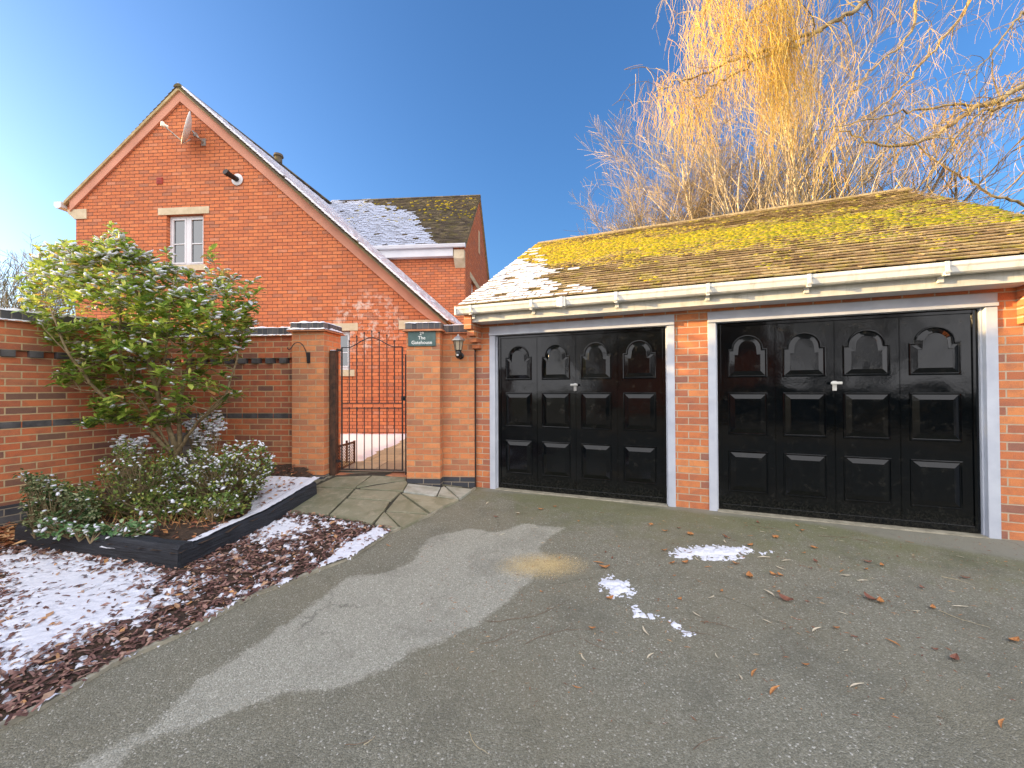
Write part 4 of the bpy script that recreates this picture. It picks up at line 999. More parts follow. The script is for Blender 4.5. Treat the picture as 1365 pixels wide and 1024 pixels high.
# hanging bracket on left pillar
def bp(px, py): q = wh(px, py, -0.02); return Vector((q.x, q.z))
b0 = bp(410.5, 477)
hb = empty('basket_hook', WM @ Matrix.Translation((b0.x, -0.001, 0)), 'curled black iron basket hook screwed to the left gate pillar', 'hook')
m_ = MB(); a_ = bp(410.5, 469.5); c_ = bp(411, 484)
m_.box(-0.022, 0.022, -0.008, 0, c_.y, a_.y); m_.box(-.012, .012, -.03, -.008, c_.y + .02, a_.y - .01); m_.build('back_plate', M['iron'], hb)
pts = []
for px, py in ((409, 476), (408.5, 468), (406, 461.5), (402.5, 457.6), (399.5, 456.9), (396.5, 458.5), (394.3, 462), (393.3, 465.5), (392, 467.3), (390.6, 466.4), (391, 464.7), (392.2, 465)):
    q = bp(px, py); pts.append(q)
m_ = MB(); m_.tube([(p_.x - b0.x, -0.02 - 0.012 * k, p_.y) for k, p_ in enumerate(pts)], 0.006, 6); m_.build('curled_arm', M['iron'], hb)

# ================================================================== PATH, YARD, KERB, BED, MULCH
slabs = [[(403, 671), (443, 652), (437, 649), (445, 636), (497, 634.5), (474, 648.5), (467, 656.5), (439, 678), (384, 681)],
         ]
slab_px = [
    ([(419, 648.5), (473, 650), (494, 634), (448, 635.5), (438, 640)], .25),
    ([(417.5, 650), (472, 651.5), (438, 684.5), (386, 682.5)], .2),
    ([(496, 634), (541, 636), (541, 639), (478, 648.5), (475.5, 649)], .35),
    ([(541, 640.5), (543, 643.5), (537, 654), (480, 650.5)], .4),
    ([(474, 652), (534, 655.5), (521, 667), (464, 663)], .45),
    ([(462, 664.5), (519, 668.5), (512, 680.5), (496, 697), (440, 686)], .42),
    ([(538, 654.5), (544, 644.5), (587, 649.5), (581.5, 661)], .95),
    ([(583, 661.3), (588.5, 649.5), (592, 648), (611, 664.5)], .85),
    ([(594.5, 648), (630, 652), (613, 664.5)], .9),
    ([(536, 657), (611.5, 665.7), (574, 683)], .6),
    ([(534, 658), (571, 684.5), (515, 681)], .5),
    ([(514, 682.5), (570.5, 686), (535.5, 703)], .38),
    ([(512, 682), (532.5, 703), (522, 703.5), (500, 697.5)], .55),
]
sm_ = MB()
for pl_, rn in slab_px:
    P = [at_g(*q, dz=0.026) for q in pl_]
    pts2 = [(q.x, q.y) for q in P]
    area = sum(pts2[i][0] * pts2[(i + 1) % len(pts2)][1] - pts2[(i + 1) % len(pts2)][0] * pts2[i][1] for i in range(len(pts2)))
    if area < 0: P = P[::-1]
    sm_.rnd = rn; sm_.extrude([q - Vector((0, 0, 0.035)) for q in P], (0, 0, 0.035))
po = sm_.build('path', M['slab'], bevel=0.004); tag(po, 'crazy paved stone path leading up to the garden gate', kind='structure')
jt = grid_sheet('path_bed', frange(-3.0, -0.3, 0.06), frange(3.5, 5.75, 0.06), lambda x, y: ground_z(x, y) + 0.008, M['joint'],
                keep=lambda x, y: poly_sd((x, y), PATHP) > -0.02) if False else None
PATHP = gpoly([(384, 683), (419, 647), (452, 633), (541, 633), (543, 643), (588, 648), (632, 651), (521, 706)])
jt = grid_sheet('path_bed', frange(-3.0, -0.3, 0.04), frange(3.5, 5.75, 0.04), lambda x, y: ground_z(x, y) + 0.005, M['joint'], keep=lambda x, y: poly_sd((x, y), PATHP) > -0.01)
tag(jt, 'dark joints between the path slabs', kind='structure')
# yard behind the gate
def yard_z(x, y):  # in WM local coords
    return 0.145 + 0.058 * y
yd = grid_sheet('yard', frange(-4, 6, 0.5), frange(0.30, 4.6, 0.43), yard_z, M['yard'], matrix=WM)
uvl = yd.data.uv_layers.new(name='UVMap')
for lp in yd.data.loops: c_ = yd.data.vertices[lp.vertex_index].co; uvl.data[lp.index].uv = (c_.x, c_.y)
tag(yd, 'paved yard behind the gate', kind='structure')
st = MB(); st.box(-1.05, 0.0, -0.0, 0.31, -0.05, 0.135); 
so2 = st.build('gate_step', M['tilecrease'], matrix=WM @ Matrix.Translation((0, 0.13, 0.01)), bevel=0.006); tag(so2, 'brick step under the garden gate', kind='structure')
def yl(px, py):
    d = wmi.to_3x3() @ ray(px, py); o = wmi @ CAMP; t = 5
    for _ in range(40):
        p = o + d * t; t = 0.5 * t + 0.5 * ((yard_z(p.x, p.y) - o.z) / d.z)
    return o + d * t
YS = [(q.x, q.y) for q in (yl(*p) for p in [(430, 578.5), (560, 578.5), (548, 580), (535, 585), (525, 593), (512, 597), (500, 602), (492, 608), (478, 614), (466, 614), (440, 613)])]
ysn = grid_sheet('yard_snow', frange(-2.6, 1.4, 0.05), frange(0.5, 3.9, 0.05), lambda x, y: yard_z(x, y) + 0.004 + 0.012 * min(1, max(-.5, poly_sd((x, y), YS) * 8 + .6 * fbm(x * 5, y * 5))), M['snow'], keep=lambda x, y: poly_sd((x, y), YS) > -0.08, matrix=WM)
tag(ysn, 'snow covering the yard behind the gate', kind='stuff')
# lattice planter box behind gate
q = yl(452, 627); 
pb = empty('lattice_planter', WM @ Matrix.Translation((q.x - 0.12, q.y - 0.05, 0.16)), 'small rusty lattice sided planter just inside the gate', 'planter')
m_ = MB(); 
for (xx, yy) in ((0, 0), (.12, 0), (0, .5), (.12, .5)): m_.box(xx - .012, xx + .012, yy - .012, yy + .012, 0, .36)
for zz in (0.02, .34): m_.box(.108, .132, .013, .487, zz - .012, zz + .012); m_.box(.013, .107, -.012, .012, zz - .012, zz + .012)
m_.build('planter_frame', M['rust'], pb)
m_ = MB()
for k in range(-6, 12):
    y0 = k * .045
    for sgn in (1, -1):
        a_ = Vector((.12, y0 if sgn > 0 else y0 + .32, .03)); b_ = Vector((.12, y0 + .32 if sgn > 0 else y0, .33))
        t0, t1 = 0, 1
        def clipt(a_, b_):
            t0, t1 = 0.0, 1.0; d = b_.y - a_.y
            for lim, s_ in ((0.0, 1), (.5, -1)):
                t = (lim - a_.y) / d
                if d * s_ > 0: t0 = max(t0, t)
                else: t1 = min(t1, t)
            return t0, t1
        t0, t1 = clipt(a_, b_)
        if t1 - t0 > .05: m_.tube([a_.lerp(b_, t0), a_.lerp(b_, t1)], .004, 4)
m_.build('lattice', M['rust'], pb)

# kerb: thin concrete edging along mulch and path
def strip(name, pxs, wid, h, mat, label):
    P = [at_g(*p) for p in pxs]; pts = []
    for a_, b_ in zip(P, P[1:]):
        n_ = max(1, int((b_ - a_).length / 0.06))
        for k in range(n_): pts.append(a_.lerp(b_, k / n_))
    pts.append(P[-1]); m_ = MB()
    for k, (a_, b_) in enumerate(zip(pts, pts[1:])):
        def nrm_at(i_):
            d_ = pts[min(i_ + 1, len(pts) - 1)] - pts[max(i_ - 1, 0)]; d_.z = 0; d_.normalize(); return Vector((-d_.y, d_.x, 0))
        nn = nrm_at(k); nn2 = nrm_at(k + 1)
        za = ground_z(a_.x, a_.y); zb2 = ground_z(b_.x, b_.y)
        j1 = wid * (1 + .15 * fbm(a_.x * 6, a_.y * 6)); j2 = wid * (1 + .15 * fbm(b_.x * 6, b_.y * 6))
        h1 = h + .006 * fbm(a_.x * 8, a_.y * 8, 4); h2 = h + .006 * fbm(b_.x * 8, b_.y * 8, 4)
        i = len(m_.v)
        m_.v += [(a_.x, a_.y, za - .02), (a_.x, a_.y, za + h1), (a_.x + nn.x * j1, a_.y + nn.y * j1, za + h1), (a_.x + nn.x * j1, a_.y + nn.y * j1, za - .02),
                 (b_.x, b_.y, zb2 - .02), (b_.x, b_.y, zb2 + h2), (b_.x + nn2.x * j2, b_.y + nn2.y * j2, zb2 + h2), (b_.x + nn2.x * j2, b_.y + nn2.y * j2, zb2 - .02)]
        m_.f += [(i, i + 4, i + 5, i + 1), (i + 1, i + 5, i + 6, i + 2), (i + 2, i + 6, i + 7, i + 3)]; m_.r += [.5] * 3
    o = m_.build(name, mat); return tag(o, label, kind='structure')
edge_px = [(-150, 1030), (0, 975), (60, 945), (150, 890), (250, 845), (340, 795), (385, 780), (430, 760), (470, 745), (520, 712)]
strip('kerb', edge_px, 0.035, 0.022, M['concrete'], 'thin edging between the mulch and the driveway')
strip('kerb', [(520, 712), (575, 688), (635, 652)], 0.03, 0.022, M['concrete'], 'thin edging between the stone path and the driveway')

# mulch region
MUL = gpoly(edge_px[1:] + [(522, 706), (384, 682)]) + [(-2.75, 5.2), (-4.1, 5.55), (-5.0, 5.0), (-7.6, -0.5), (-7.2, -1.5), (-4.6, -0.5)]
q = at_g(-150, 1030); MUL = MUL[:-1] + [(q.x - .3, q.y - 1.2), (q.x, q.y)]
def mulch_z(x, y): return ground_z(x, y) + 0.012 + 0.010 * fbm(x * 5, y * 5, 1)
BEDP = None
mu = grid_sheet('mulch_bed', frange(-7.6, -1.0, 0.06), frange(-1.5, 5.6, 0.06), mulch_z, M['soil'], keep=lambda x, y: poly_sd((x, y), MUL) > 0.05)
tag(mu, 'dark soil beneath the bark mulch', kind='structure')
# sleepers (timber edging of the raised bed)
S0 = at_g(20, 728); S1 = at_g(237, 762); S2 = at_g(421, 662)
def sleeper(a_, b_, h, wd, label, ext=0.0, side=1):
    d = (b_ - a_); L = d.length; d.z = 0; d.normalize()
    z0 = min(ground_z(a_.x, a_.y), ground_z(b_.x, b_.y)) - .03
    Mx = Matrix.Translation((a_.x, a_.y, 0)) @ Matrix.Rotation(math.atan2(d.y, d.x), 4, 'Z')
    n_ = 26; m_ = MB(); rings = []
    r2 = random.Random(int(L * 1000))
    for k in range(n_ + 1):
        x = L * k / n_; q = Mx @ Vector((x, 0, 0)); zb2 = ground_z(q.x, q.y)
        jz = .008 * fbm(x * 2, 1, L); jy = .01 * fbm(x * 2.5, 5, L)
        prof = [(0, zb2 - .05), (jy - .004, zb2 + h * .4), (jy, zb2 + h * .85 + jz), (jy + .02 * side, zb2 + h + jz), (wd * side - .02 * side, zb2 + h + jz * .6), (wd * side, zb2 + h * .85), (wd * side, zb2 - .05)]
        rings.append(len(m_.v)); m_.v += [(x, p_[0], p_[1] + r2.uniform(-.003, .003)) for p_ in prof]
    for a2, b2 in zip(rings, rings[1:]):
        for k in range(6): m_.f.append((a2 + k, b2 + k, b2 + k + 1, a2 + k + 1) if side > 0 else (a2 + k, a2 + k + 1, b2 + k + 1, b2 + k)); m_.r.append(.5)
    m_.f.append(tuple(rings[0] + k for k in range(7))); m_.f.append(tuple(rings[-1] + k for k in range(7))[::-1]); m_.r += [.5, .5]
    o = m_.build('timber_sleeper', M['sleeper'], matrix=Mx); tag(o, label, 'timber', 'black timber sleepers edging the raised bed'); return o, Mx, L
s1, S1M, S1L = sleeper(S0, S1, 0.20, 0.13, 'black timber sleeper along the front of the raised bed, facing the snow')
s2, S2M, S2L = sleeper(S1 + Vector((0.012, 0.02, 0)), S2, 0.17, 0.12, 'black timber sleeper with snow on top, running back towards the gate', side=1)
BED = [(S0.x, S0.y + .06), (S1.x - .02, S1.y + .06), (S2.x - .06, S2.y)]
wq = WM @ Vector((LPX + .02, BW_Y, 0)); cq = WM @ Vector((CX, BW_Y, 0))
BED += [(wq.x, wq.y), (cq.x, cq.y)]; wl0 = LM @ Vector((-0.12, 0.02, 0)); BED += [(wl0.x, wl0.y)]
def bed_z(x, y):
    ex, ey = wl0.x - S0.x, wl0.y - S0.y; el = math.hypot(ex, ey); dd_ = ((x - S0.x) * ey - (y - S0.y) * ex) / el
    return ground_z(x, y) + 0.02 + 0.13 * ss(dd_ / .3) + 0.02 * fbm(x * 3, y * 3, 2)
bd = grid_sheet('bed_soil', frange(-5.8, -2.1, 0.05), frange(3.0, 5.6, 0.05), bed_z, M['soil'], keep=lambda x, y: poly_sd((x, y), BED) > -0.05)
tag(bd, 'dark soil of the raised bed', kind='structure')

# chips, snow on mulch
rg = random.Random(11)
SN1 = gpoly([(-40, 735), (60, 735), (130, 742), (200, 752), (235, 768), (255, 790), (230, 815), (190, 830), (120, 855), (60, 885), (0, 915), (-60, 940)])
SN2 = gpoly([(345, 695), (400, 688), (430, 695), (420, 712), (390, 722), (350, 728), (320, 722)])
SN3 = gpoly([(515, 712), (505, 705), (470, 722), (445, 740), (420, 762), (450, 756), (500, 728), (520, 715)])
SN4 = gpoly([(375, 782), (380, 775), (415, 772), (412, 780), (390, 786)])
def snow_cover(x, y):
    a1 = poly_sd((x, y), SN1); v = a1 * 2.4 + 0.30 * fbm(x * 2.2, y * 2.2, 7) - 0.02
    a2 = poly_sd((x, y), SN2) * 3 - .05; a3 = poly_sd((x, y), SN3) * 14 + .25; a4 = poly_sd((x, y), SN4) * 14 + .25
    v = max(v, a2, a3, a4, -0.16 + 0.42 * fbm(x * 4, y * 4, 3))
    # patchiness
    v += 0.62 * fbm(x * 12, y * 12, 8) + 0.45 * fbm(x * 35, y * 35, 1) - .08
    return v
def msnow_z(x, y): 
    v = snow_cover(x, y); return ground_z(x, y) + 0.012 + max(-0.02, min(0.022, v * 0.055)) + 0.007 * fbm(x * 42, y * 42, 5)
INM = lambda x, y: poly_sd((x, y), MUL) > 0.0 and poly_sd((x, y), BED) < -0.03
ms_ = grid_sheet('mulch_snow', frange(-5.6, -1.05, 0.014), frange(1.2, 4.7, 0.014), msnow_z, M['snow'], keep=lambda x, y: INM(x, y))
tag(ms_, 'patchy snow lying on the bark mulch at the left', kind='stuff')
ch = MB(); cnt = 0
for _ in range(38000):
    x = rg.uniform(-6.4, -1.05); y = rg.uniform(0.3, 4.7)
    if not INM(x, y): continue
    v = snow_cover(x, y)
    if v > 0.3 and rg.random() < 0.86: continue
    z = ground_z(x, y) + 0.020 + rg.uniform(0, .014) + (0.008 if v > .2 else 0)
    ln = rg.uniform(.008, .030); wd = rg.uniform(.003, .010); a = rg.uniform(0, 6.283); tz = rg.uniform(-.35, .35)
    d = Vector((math.cos(a), math.sin(a), tz)) * ln; s_ = Vector((-math.sin(a), math.cos(a), rg.uniform(-.5, .5))) * wd
    ch.rnd = rg.random() ** 1.2; c = Vector((x, y, z)); k = Vector((0, 0, rg.uniform(.001, .006)))
    ch.quad(c - d - s_, c - s_ + k + d * .1, c + s_ + k, c - d + s_ * .7); ch.quad(c - s_ + k + d * .1, c + d - s_ * .6, c + d + s_ * .5, c + s_ + k)
    cnt += 1
for _ in range(420):   # loose dead leaves in the mulch
    x = rg.uniform(-5.8, -1.1); y = rg.uniform(0.8, 4.7)
    if not INM(x, y): continue
    z = ground_z(x, y) + .035; a = rg.uniform(0, 6.28); L_ = rg.uniform(.02, .04); d = Vector((math.cos(a), math.sin(a), rg.uniform(-.2, .5))) * L_; s_ = Vector((-math.sin(a), math.cos(a), rg.uniform(-.4, .4))) * L_ * .5
    ch.rnd = rg.uniform(.8, 1); c = Vector((x, y, z)); ch.quad(c - d, c - s_, c + d, c + s_ + Vector((0, 0, .01)))
co_ = ch.build('bark_mulch', M['chips'], uvscale=False); tag(co_, 'purplish bark chips and dead leaves covering the ground beside the drive', kind='stuff')
# snow on the second sleeper and the bed edge
ssn = MB(); nn_ = 90
def sl2(x, y, z): return S2M @ Vector((x, y, z))
xs = frange(0.02, S2L + .1, 0.02); ys2 = frange(0.02, 0.9, 0.02)
def sl_z(x, y):
    q = sl2(x, y, 0); base = max(ground_z(q.x, q.y) + 0.17 if y < .13 else -9, bed_z(q.x, q.y) if y >= .10 else -9)
    wdt = 0.14 + 0.10 * (x / S2L) + 1.0 * max(0, x / S2L - .4) ** 1.3 + .05 * fbm(x * 3, 2, 2)
    v = min(1, (wdt - y) * 9) + .5 * fbm(q.x * 9, q.y * 9, 6) - max(0, (.5 - x) * .9)
    return base - 0.004 + max(-.03, .022 * min(1, v)) + .004 * fbm(q.x * 40, q.y * 40, 2)
o = grid_sheet('sleeper_snow', xs, ys2, sl_z, M['snow'], matrix=S2M); tag(o, 'strip of snow along the top of the sleeper and bed edge', kind='stuff')
# leaf litter in bed
lt = MB()
def litter_leaf(mb, c, L_, r, curl=.3, wr=.45):
    a = r.uniform(0, 6.28); d = Vector((math.cos(a), math.sin(a), r.uniform(-.25, .25))); s_ = Vector((-math.sin(a), math.cos(a), r.uniform(-.4, .4))); upv = Vector((0, 0, 1))
    p0 = c - d * L_; p1 = c - d * L_ * .2 + s_ * L_ * wr + upv * L_ * curl * r.uniform(.3, 1); p2 = c + d * L_; p3 = c - d * L_ * .2 - s_ * L_ * wr + upv * L_ * curl * r.uniform(.3, 1)
    m1 = c + upv * 0.001
    mb.quad(p0, m1, p1); mb.quad(m1, p2, p1); mb.quad(p0, p3, m1); mb.quad(m1, p3, p2)
for _ in range(1500):
    x = rg.uniform(-5.3, -2.1); y = rg.uniform(3.0, 5.4)
    if poly_sd((x, y), BED) < 0.03: continue
    if x > -3.2 or rg.random() < .35:
        lt.rnd = rg.random() * .9; litter_leaf(lt, Vector((x, y, bed_z(x, y) + .012 + rg.uniform(0, .02))), rg.uniform(.018, .04), rg)
for _ in range(160):
    p = S0.lerp(wl0, rg.uniform(.05, 1)) + Vector((rg.gauss(0, .09), rg.gauss(-.05, .09), 0)); lt.rnd = rg.uniform(.3, 1); litter_leaf(lt, Vector((p.x, p.y, ground_z(p.x, p.y) + .03 + abs(rg.gauss(0, .03)))), rg.uniform(.03, .055), rg)
tag(lt.build('leaf_litter', M['dead_leaf'], uvscale=False), 'brown leaf litter on the raised bed', kind='stuff')

# ================================================================== SHRUBS
def leaf(mb, base, d, up_, L_, wd, droop, fold=.25, snowmb=None, r=None, samt=0):
    d = d.normalized(); side = d.cross(up_)
    if side.length < 1e-3: side = Vector((1, 0, 0))
    side.normalize(); nn = side.cross(d).normalized()
    p0 = base; p1 = base + d * L_ * .45 + nn * L_ * .04; p2 = base + d * L_ - Vector((0, 0, 1)) * droop * L_
    q1 = base + d * L_ * .3; q2 = base + d * L_ * .68 - Vector((0, 0, 1)) * droop * L_ * .45
    w1_ = side * wd * .5
    a1, a2 = q1 + w1_ * .85 + nn * wd * fold, q2 + w1_ * .9 + nn * wd * fold; b1, b2 = q1 - w1_ * .85 + nn * wd * fold, q2 - w1_ * .9 + nn * wd * fold
    i = len(mb.v); mb.v += [tuple(v_) for v_ in (p0, a1, a2, p2, b2, b1, p1, q2)]
    mb.f += [(i, i + 1, i + 6), (i + 1, i + 2, i + 7, i + 6), (i + 2, i + 3, i + 7), (i, i + 6, i + 5), (i + 6, i + 7, i + 4, i + 5), (i + 7, i + 3, i + 4)]; mb.r += [mb.rnd] * 6
    if snowmb is not None and samt > 0:
        c = (q1 + q2) * .5 + nn * (wd * fold * .6 + .004) * (1 if nn.z > 0 else -1)
        s0 = .62 * samt
        bs = Matrix((d, side, nn)).transposed()
        snowmb.blob(c, L_ * .5 * s0 * 1.25, wd * .55 * s0 * 1.35, (.006 + .006 * samt) * min(1, L_ / .07), r, .2, bs)
def in_wall(p):
    if p.z > COP + .03: return False
    q = LM.inverted() @ p
    if q.y > -0.06: return True
    q = wmi @ p
    return q.y > BW_Y - 0.06
rs = random.Random(5)
TB = Vector((-3.95, 4.72, 0)); TB.z = bed_z(TB.x, TB.y) - .03
shrub = empty('tall_shrub', Matrix.Translation(TB), 'tall evergreen shrub with snow dusted oval leaves in the raised bed', 'shrub')
def shp(px, py, Y): return at_y(px, py, Y)
# tips sampled over the crown outline traced on the photograph at several depths
OUT = [(30, 400), (40, 345), (75, 320), (110, 328), (140, 312), (158, 306), (175, 325), (205, 345), (235, 352), (262, 352), (285, 338), (310, 365), (338, 385), (343, 425), (335, 455), (345, 475), (312, 480), (322, 515), (318, 545), (270, 545), (235, 560), (205, 575), (165, 560), (112, 575), (100, 555), (120, 520), (95, 515), (65, 520), (62, 500), (95, 470), (60, 455), (42, 430), (20, 425)]
tips = []; tries = 0
while len(tips) < 960 and tries < 90000:
    tries += 1
    px = rs.uniform(15, 345); py = rs.uniform(300, 580)
    s_ = poly_sd((px, py), OUT)
    if s_ < 3: continue
    yf = (py - 300) / 280
    if py > 470 and rs.random() < 0.68 - 0.15 * (py > 540): continue
    if 430 < py <= 470 and rs.random() < .2: continue
    if fbm(px * .012, py * .018, 4) < -0.12 and rs.random() < .6: continue
    th = min(1, s_ / 60) * .62 + .1
    Y = 4.35 + 0.25 * ss((px - 100) / 200) + rs.uniform(-th, th)
    p = shp(px, py, Y)
    if in_wall(p): continue
    tips.append(p)
# a few sprigs standing proud
for px, py in ((148, 300), (150, 308), (280, 335), (222, 335), (337, 375), (25, 372), (52, 330), (88, 325), (345, 388)): tips.append(shp(px, py, 4.4))
limbs = []
for (pp, r0) in (([(235, 600, 4.62), (215, 540, 4.55), (195, 470, 4.45), (185, 400, 4.4), (170, 350, 4.35)], .034), ([(225, 600, 4.6), (200, 575, 4.5), (165, 555, 4.4), (120, 510, 4.2), (90, 470, 4.0), (70, 420, 4.0)], .028),
                 ([(240, 598, 4.65), (238, 540, 4.6), (250, 490, 4.6), (262, 440, 4.55), (275, 380, 4.5)], .030), ([(238, 600, 4.6), (262, 565, 4.5), (300, 530, 4.45), (315, 480, 4.5), (325, 430, 4.5)], .022),
                 ([(160, 485, 4.25), (159, 450, 4.2), (162, 410, 4.15), (150, 350, 4.15)], .016), ([(120, 510, 4.2), (95, 475, 4.1), (60, 440, 4.0)], .014), ([(210, 520, 4.45), (222, 470, 4.3), (225, 420, 4.2), (232, 375, 4.2)], .016),
                 ([(228, 600, 4.62), (205, 560, 4.4), (185, 530, 4.2), (170, 520, 4.05)], .018), ([(262, 565, 4.5), (285, 540, 4.3), (310, 520, 4.2)], .012)):
    P = [shp(*p_) for p_ in pp]
    if pp[0][1] >= 595: P = [TB + Vector((rs.uniform(-.08, .08), rs.uniform(-.05, .05), 0))] + P
    fine = []
    for a_, b_ in zip(P, P[1:]):
        for k in range(4): fine.append(a_.lerp(b_, k / 4) + Vector((rs.uniform(-.008, .008), rs.uniform(-.008, .008), 0)))
    fine.append(P[-1]); limbs.append((fine, r0))
st_ = MB(); nodes = []
for fine, r0 in limbs:
    rr_ = [r0 * (1 - .72 * k / (len(fine) - 1)) for k in range(len(fine))]
    st_.tube([p_ - TB for p_ in fine], rr_, 7); nodes += [(p_, r_) for p_, r_ in zip(fine[3:], rr_[3:])]
st_.build('stem', M['bark'], shrub, smooth=True)
br = MB(); lf = MB(); sn = MB()
extra = []
for p in tips:
    cand = [(((n_[0] - p).length + max(0, n_[0].z - p.z + .05) * 1.5), n_) for n_ in nodes + extra]
    cand.sort(key=lambda c_: c_[0]); n_ = cand[0][1]
    a_ = n_[0]; mid = a_.lerp(p, .55) + Vector((rs.uniform(-.04, .04), rs.uniform(-.04, .04), -.03))
    r_ = min(n_[1] * .7, .007)
    br.tube([a_ - TB, mid - TB, p - TB], [r_, r_ * .7, .0022], 5, False)
    extra.append((mid, r_ * .9))
    if len(extra) > 260: extra = extra[-260:]
    dirn = (p - mid).normalized(); dirn = (dirn + Vector((0, 0, .8))).normalized()
    hgt = (p.z - .8) / 2.2
    nl = rs.randint(4, 8)
    for k in range(nl):
        a = 2.399 * k + rs.uniform(-.3, .3); h = Vector((math.cos(a), math.sin(a), 0)); el = rs.uniform(-.15, .55)
        d = (h + Vector((0, 0, el)) + dirn * .25).normalized(); base = p - dirn * .012 * k
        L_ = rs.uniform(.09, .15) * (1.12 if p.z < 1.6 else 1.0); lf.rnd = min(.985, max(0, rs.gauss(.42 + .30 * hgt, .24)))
        if rs.random() < .012: lf.rnd = 1.0
        sa = 0
        if p.z > 1.5:
            pr_ = .08 + .36 * ss((p.z - 1.9) / 0.8)
            if rs.random() < pr_: sa = rs.uniform(.45, 1.25)
        elif rs.random() < .06: sa = rs.uniform(.4, .9)
        if in_wall(base + d * L_): continue
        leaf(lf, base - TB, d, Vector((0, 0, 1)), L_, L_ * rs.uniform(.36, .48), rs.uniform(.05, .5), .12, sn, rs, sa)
    if rs.random() < .5:  # reddish-yellow bud/new leaves upright
        lf.rnd = rs.uniform(.75, .97)
        for k in range(2): leaf(lf, p - TB, dirn + Vector((rs.uniform(-.4, .4), rs.uniform(-.4, .4), .5)), Vector((0, -1, 0)), rs.uniform(.05, .075), .026, .05, .1)
br.build('branches', M['bark'], shrub); lo_ = lf.build('foliage', M['leaf'], shrub, smooth=False, uvscale=False); s_ = sn.build('snow', M['snow'], shrub, smooth=True, uvscale=False); s_['kind'] = 'stuff'

def low_shrub(name, label, cat, outline, Yc, Yd, n_tips, Lr, mat, snow_p, seed, nl=(6, 10), topy=None, botw=.45, snow_top=True, stems=True, spread=1.0, stem_col='bark', upright=.5):
    r = random.Random(seed); cxp = sum(p_[0] for p_ in outline) / len(outline); byp = max(p_[1] for p_ in outline); typ = min(p_[1] for p_ in outline)
    base = at_y(cxp, byp - 6, Yc); base.z = bed_z(base.x, base.y) - .02
    o = empty(name, Matrix.Translation(base), label, cat)
    B = MB(); F = MB(); S = MB(); roots = [base + Vector((r.uniform(-.12, .12) * spread, r.uniform(-.08, .08), 0)) for _ in range(9)]
    xs_ = [p_[0] for p_ in outline]; k = 0; tr = 0
    while k < n_tips and tr < n_tips * 60:
        tr += 1
        px = r.uniform(min(xs_), max(xs_)); py = r.uniform(typ, byp); s_ = poly_sd((px, py), outline)
        if s_ < 1: continue
        p = at_y(px, py, Yc + r.uniform(-Yd, Yd) * min(1, .3 + s_ / 25))
        if in_wall(p) or p.z < ground_z(p.x, p.y) + .1: continue
        k += 1
        ro = min(roots, key=lambda q: (q - p).length + r.uniform(0, .1))
        mid = ro.lerp(p, .5) + Vector((r.uniform(-.05, .05), r.uniform(-.04, .04), .03))
        if stems: B.tube([ro - base, mid - base, p - base], [.005, .0035, .0015], 4, False)
        f_ = (byp - py) / (byp - typ)
        ax_ = (p - mid).normalized()
        for j in range(r.randint(*nl)):
            d = Vector((r.uniform(-1, 1), r.uniform(-1, 1), r.uniform(-.3, upright + .5))).normalized(); L_ = r.uniform(*Lr)
            F.rnd = r.random(); q = p - ax_ * r.uniform(0, .08) + Vector((r.uniform(-.03, .03), r.uniform(-.03, .03), r.uniform(-.02, .02)))
            sa = r.uniform(.7, 1.5) if (r.random() < snow_p * (ss(f_ * 1.6) if snow_top else 1)) else 0
            leaf(F, q - base, d, Vector((0, 0, 1)), L_, L_ * r.uniform(.45, .62), r.uniform(0, .3), .1, S, r, sa)
            if sa > .8 and f_ > .35 and snow_p > .2:
                bs = Matrix.Identity(3); S.blob(q - base + Vector((0, 0, .012)), r.uniform(.018, .038), r.uniform(.014, .030), .009, r, .3)
    if B.v: B.build('stems', M[stem_col], o)
    F.build('foliage', mat, o, uvscale=False)
    if S.v: x_ = S.build('snow', M['snow'], o, smooth=True, uvscale=False); x_['kind'] = 'stuff'
    return o
low_shrub('snowy_shrub', 'rounded low shrub with snow clumps at the right of the raised bed', 'shrub', [(205, 640), (225, 610), (262, 596), (300, 590), (335, 582), (358, 592), (368, 612), (362, 640), (345, 665), (310, 680), (260, 690), (215, 680)], 4.35, .35, 330, (.030, .052), M['lowleaf'], .20, 21, (9, 14))
low_shrub('snowy_shrub', 'slender upright shrub topped by a flat cap of snow behind the others', 'shrub', [(238, 560), (262, 553), (295, 545), (303, 558), (298, 572), (285, 590), (270, 620), (262, 620), (255, 585)], 4.75, .12, 75, (.024, .04), M['lowleaf'], .34, 22, (8, 12), upright=.8, spread=.5)
low_shrub('variegated_shrub', 'bushy green and cream variegated shrub at the left end of the bed', 'shrub', [(28, 690), (32, 640), (25, 625), (50, 628), (75, 640), (100, 645), (130, 655), (140, 690), (120, 705), (75, 712), (40, 705)], 3.80, .22, 300, (.03, .05), M['euonymus'], .03, 23, (8, 12))
low_shrub('tangled_shrub', 'tangled olive shrub in the middle of the bed behind the ivy', 'shrub', [(95, 650), (120, 630), (150, 590), (165, 578), (195, 600), (225, 612), (240, 640), (245, 670), (215, 690), (160, 695), (110, 690)], 4.15, .28, 330, (.028, .048), M['lowleaf'], .05, 24, (6, 10))
low_shrub('pale_shrub', 'wispy cream speckled shrub beneath the tall shrub', 'shrub', [(145, 590), (165, 575), (200, 580), (205, 600), (190, 615), (160, 612)], 4.5, .15, 70, (.018, .03), M['euonymus'], .3, 25, (7, 11))
low_shrub('conifer_sprig', 'dark flat sprayed conifer leaning over the left end of the bed', 'shrub', [(28, 625), (40, 628), (80, 634), (105, 650), (120, 668), (95, 672), (70, 655), (45, 640)], 3.95, .12, 80, (.022, .04), M['lowleaf'], .02, 26, (8, 12))
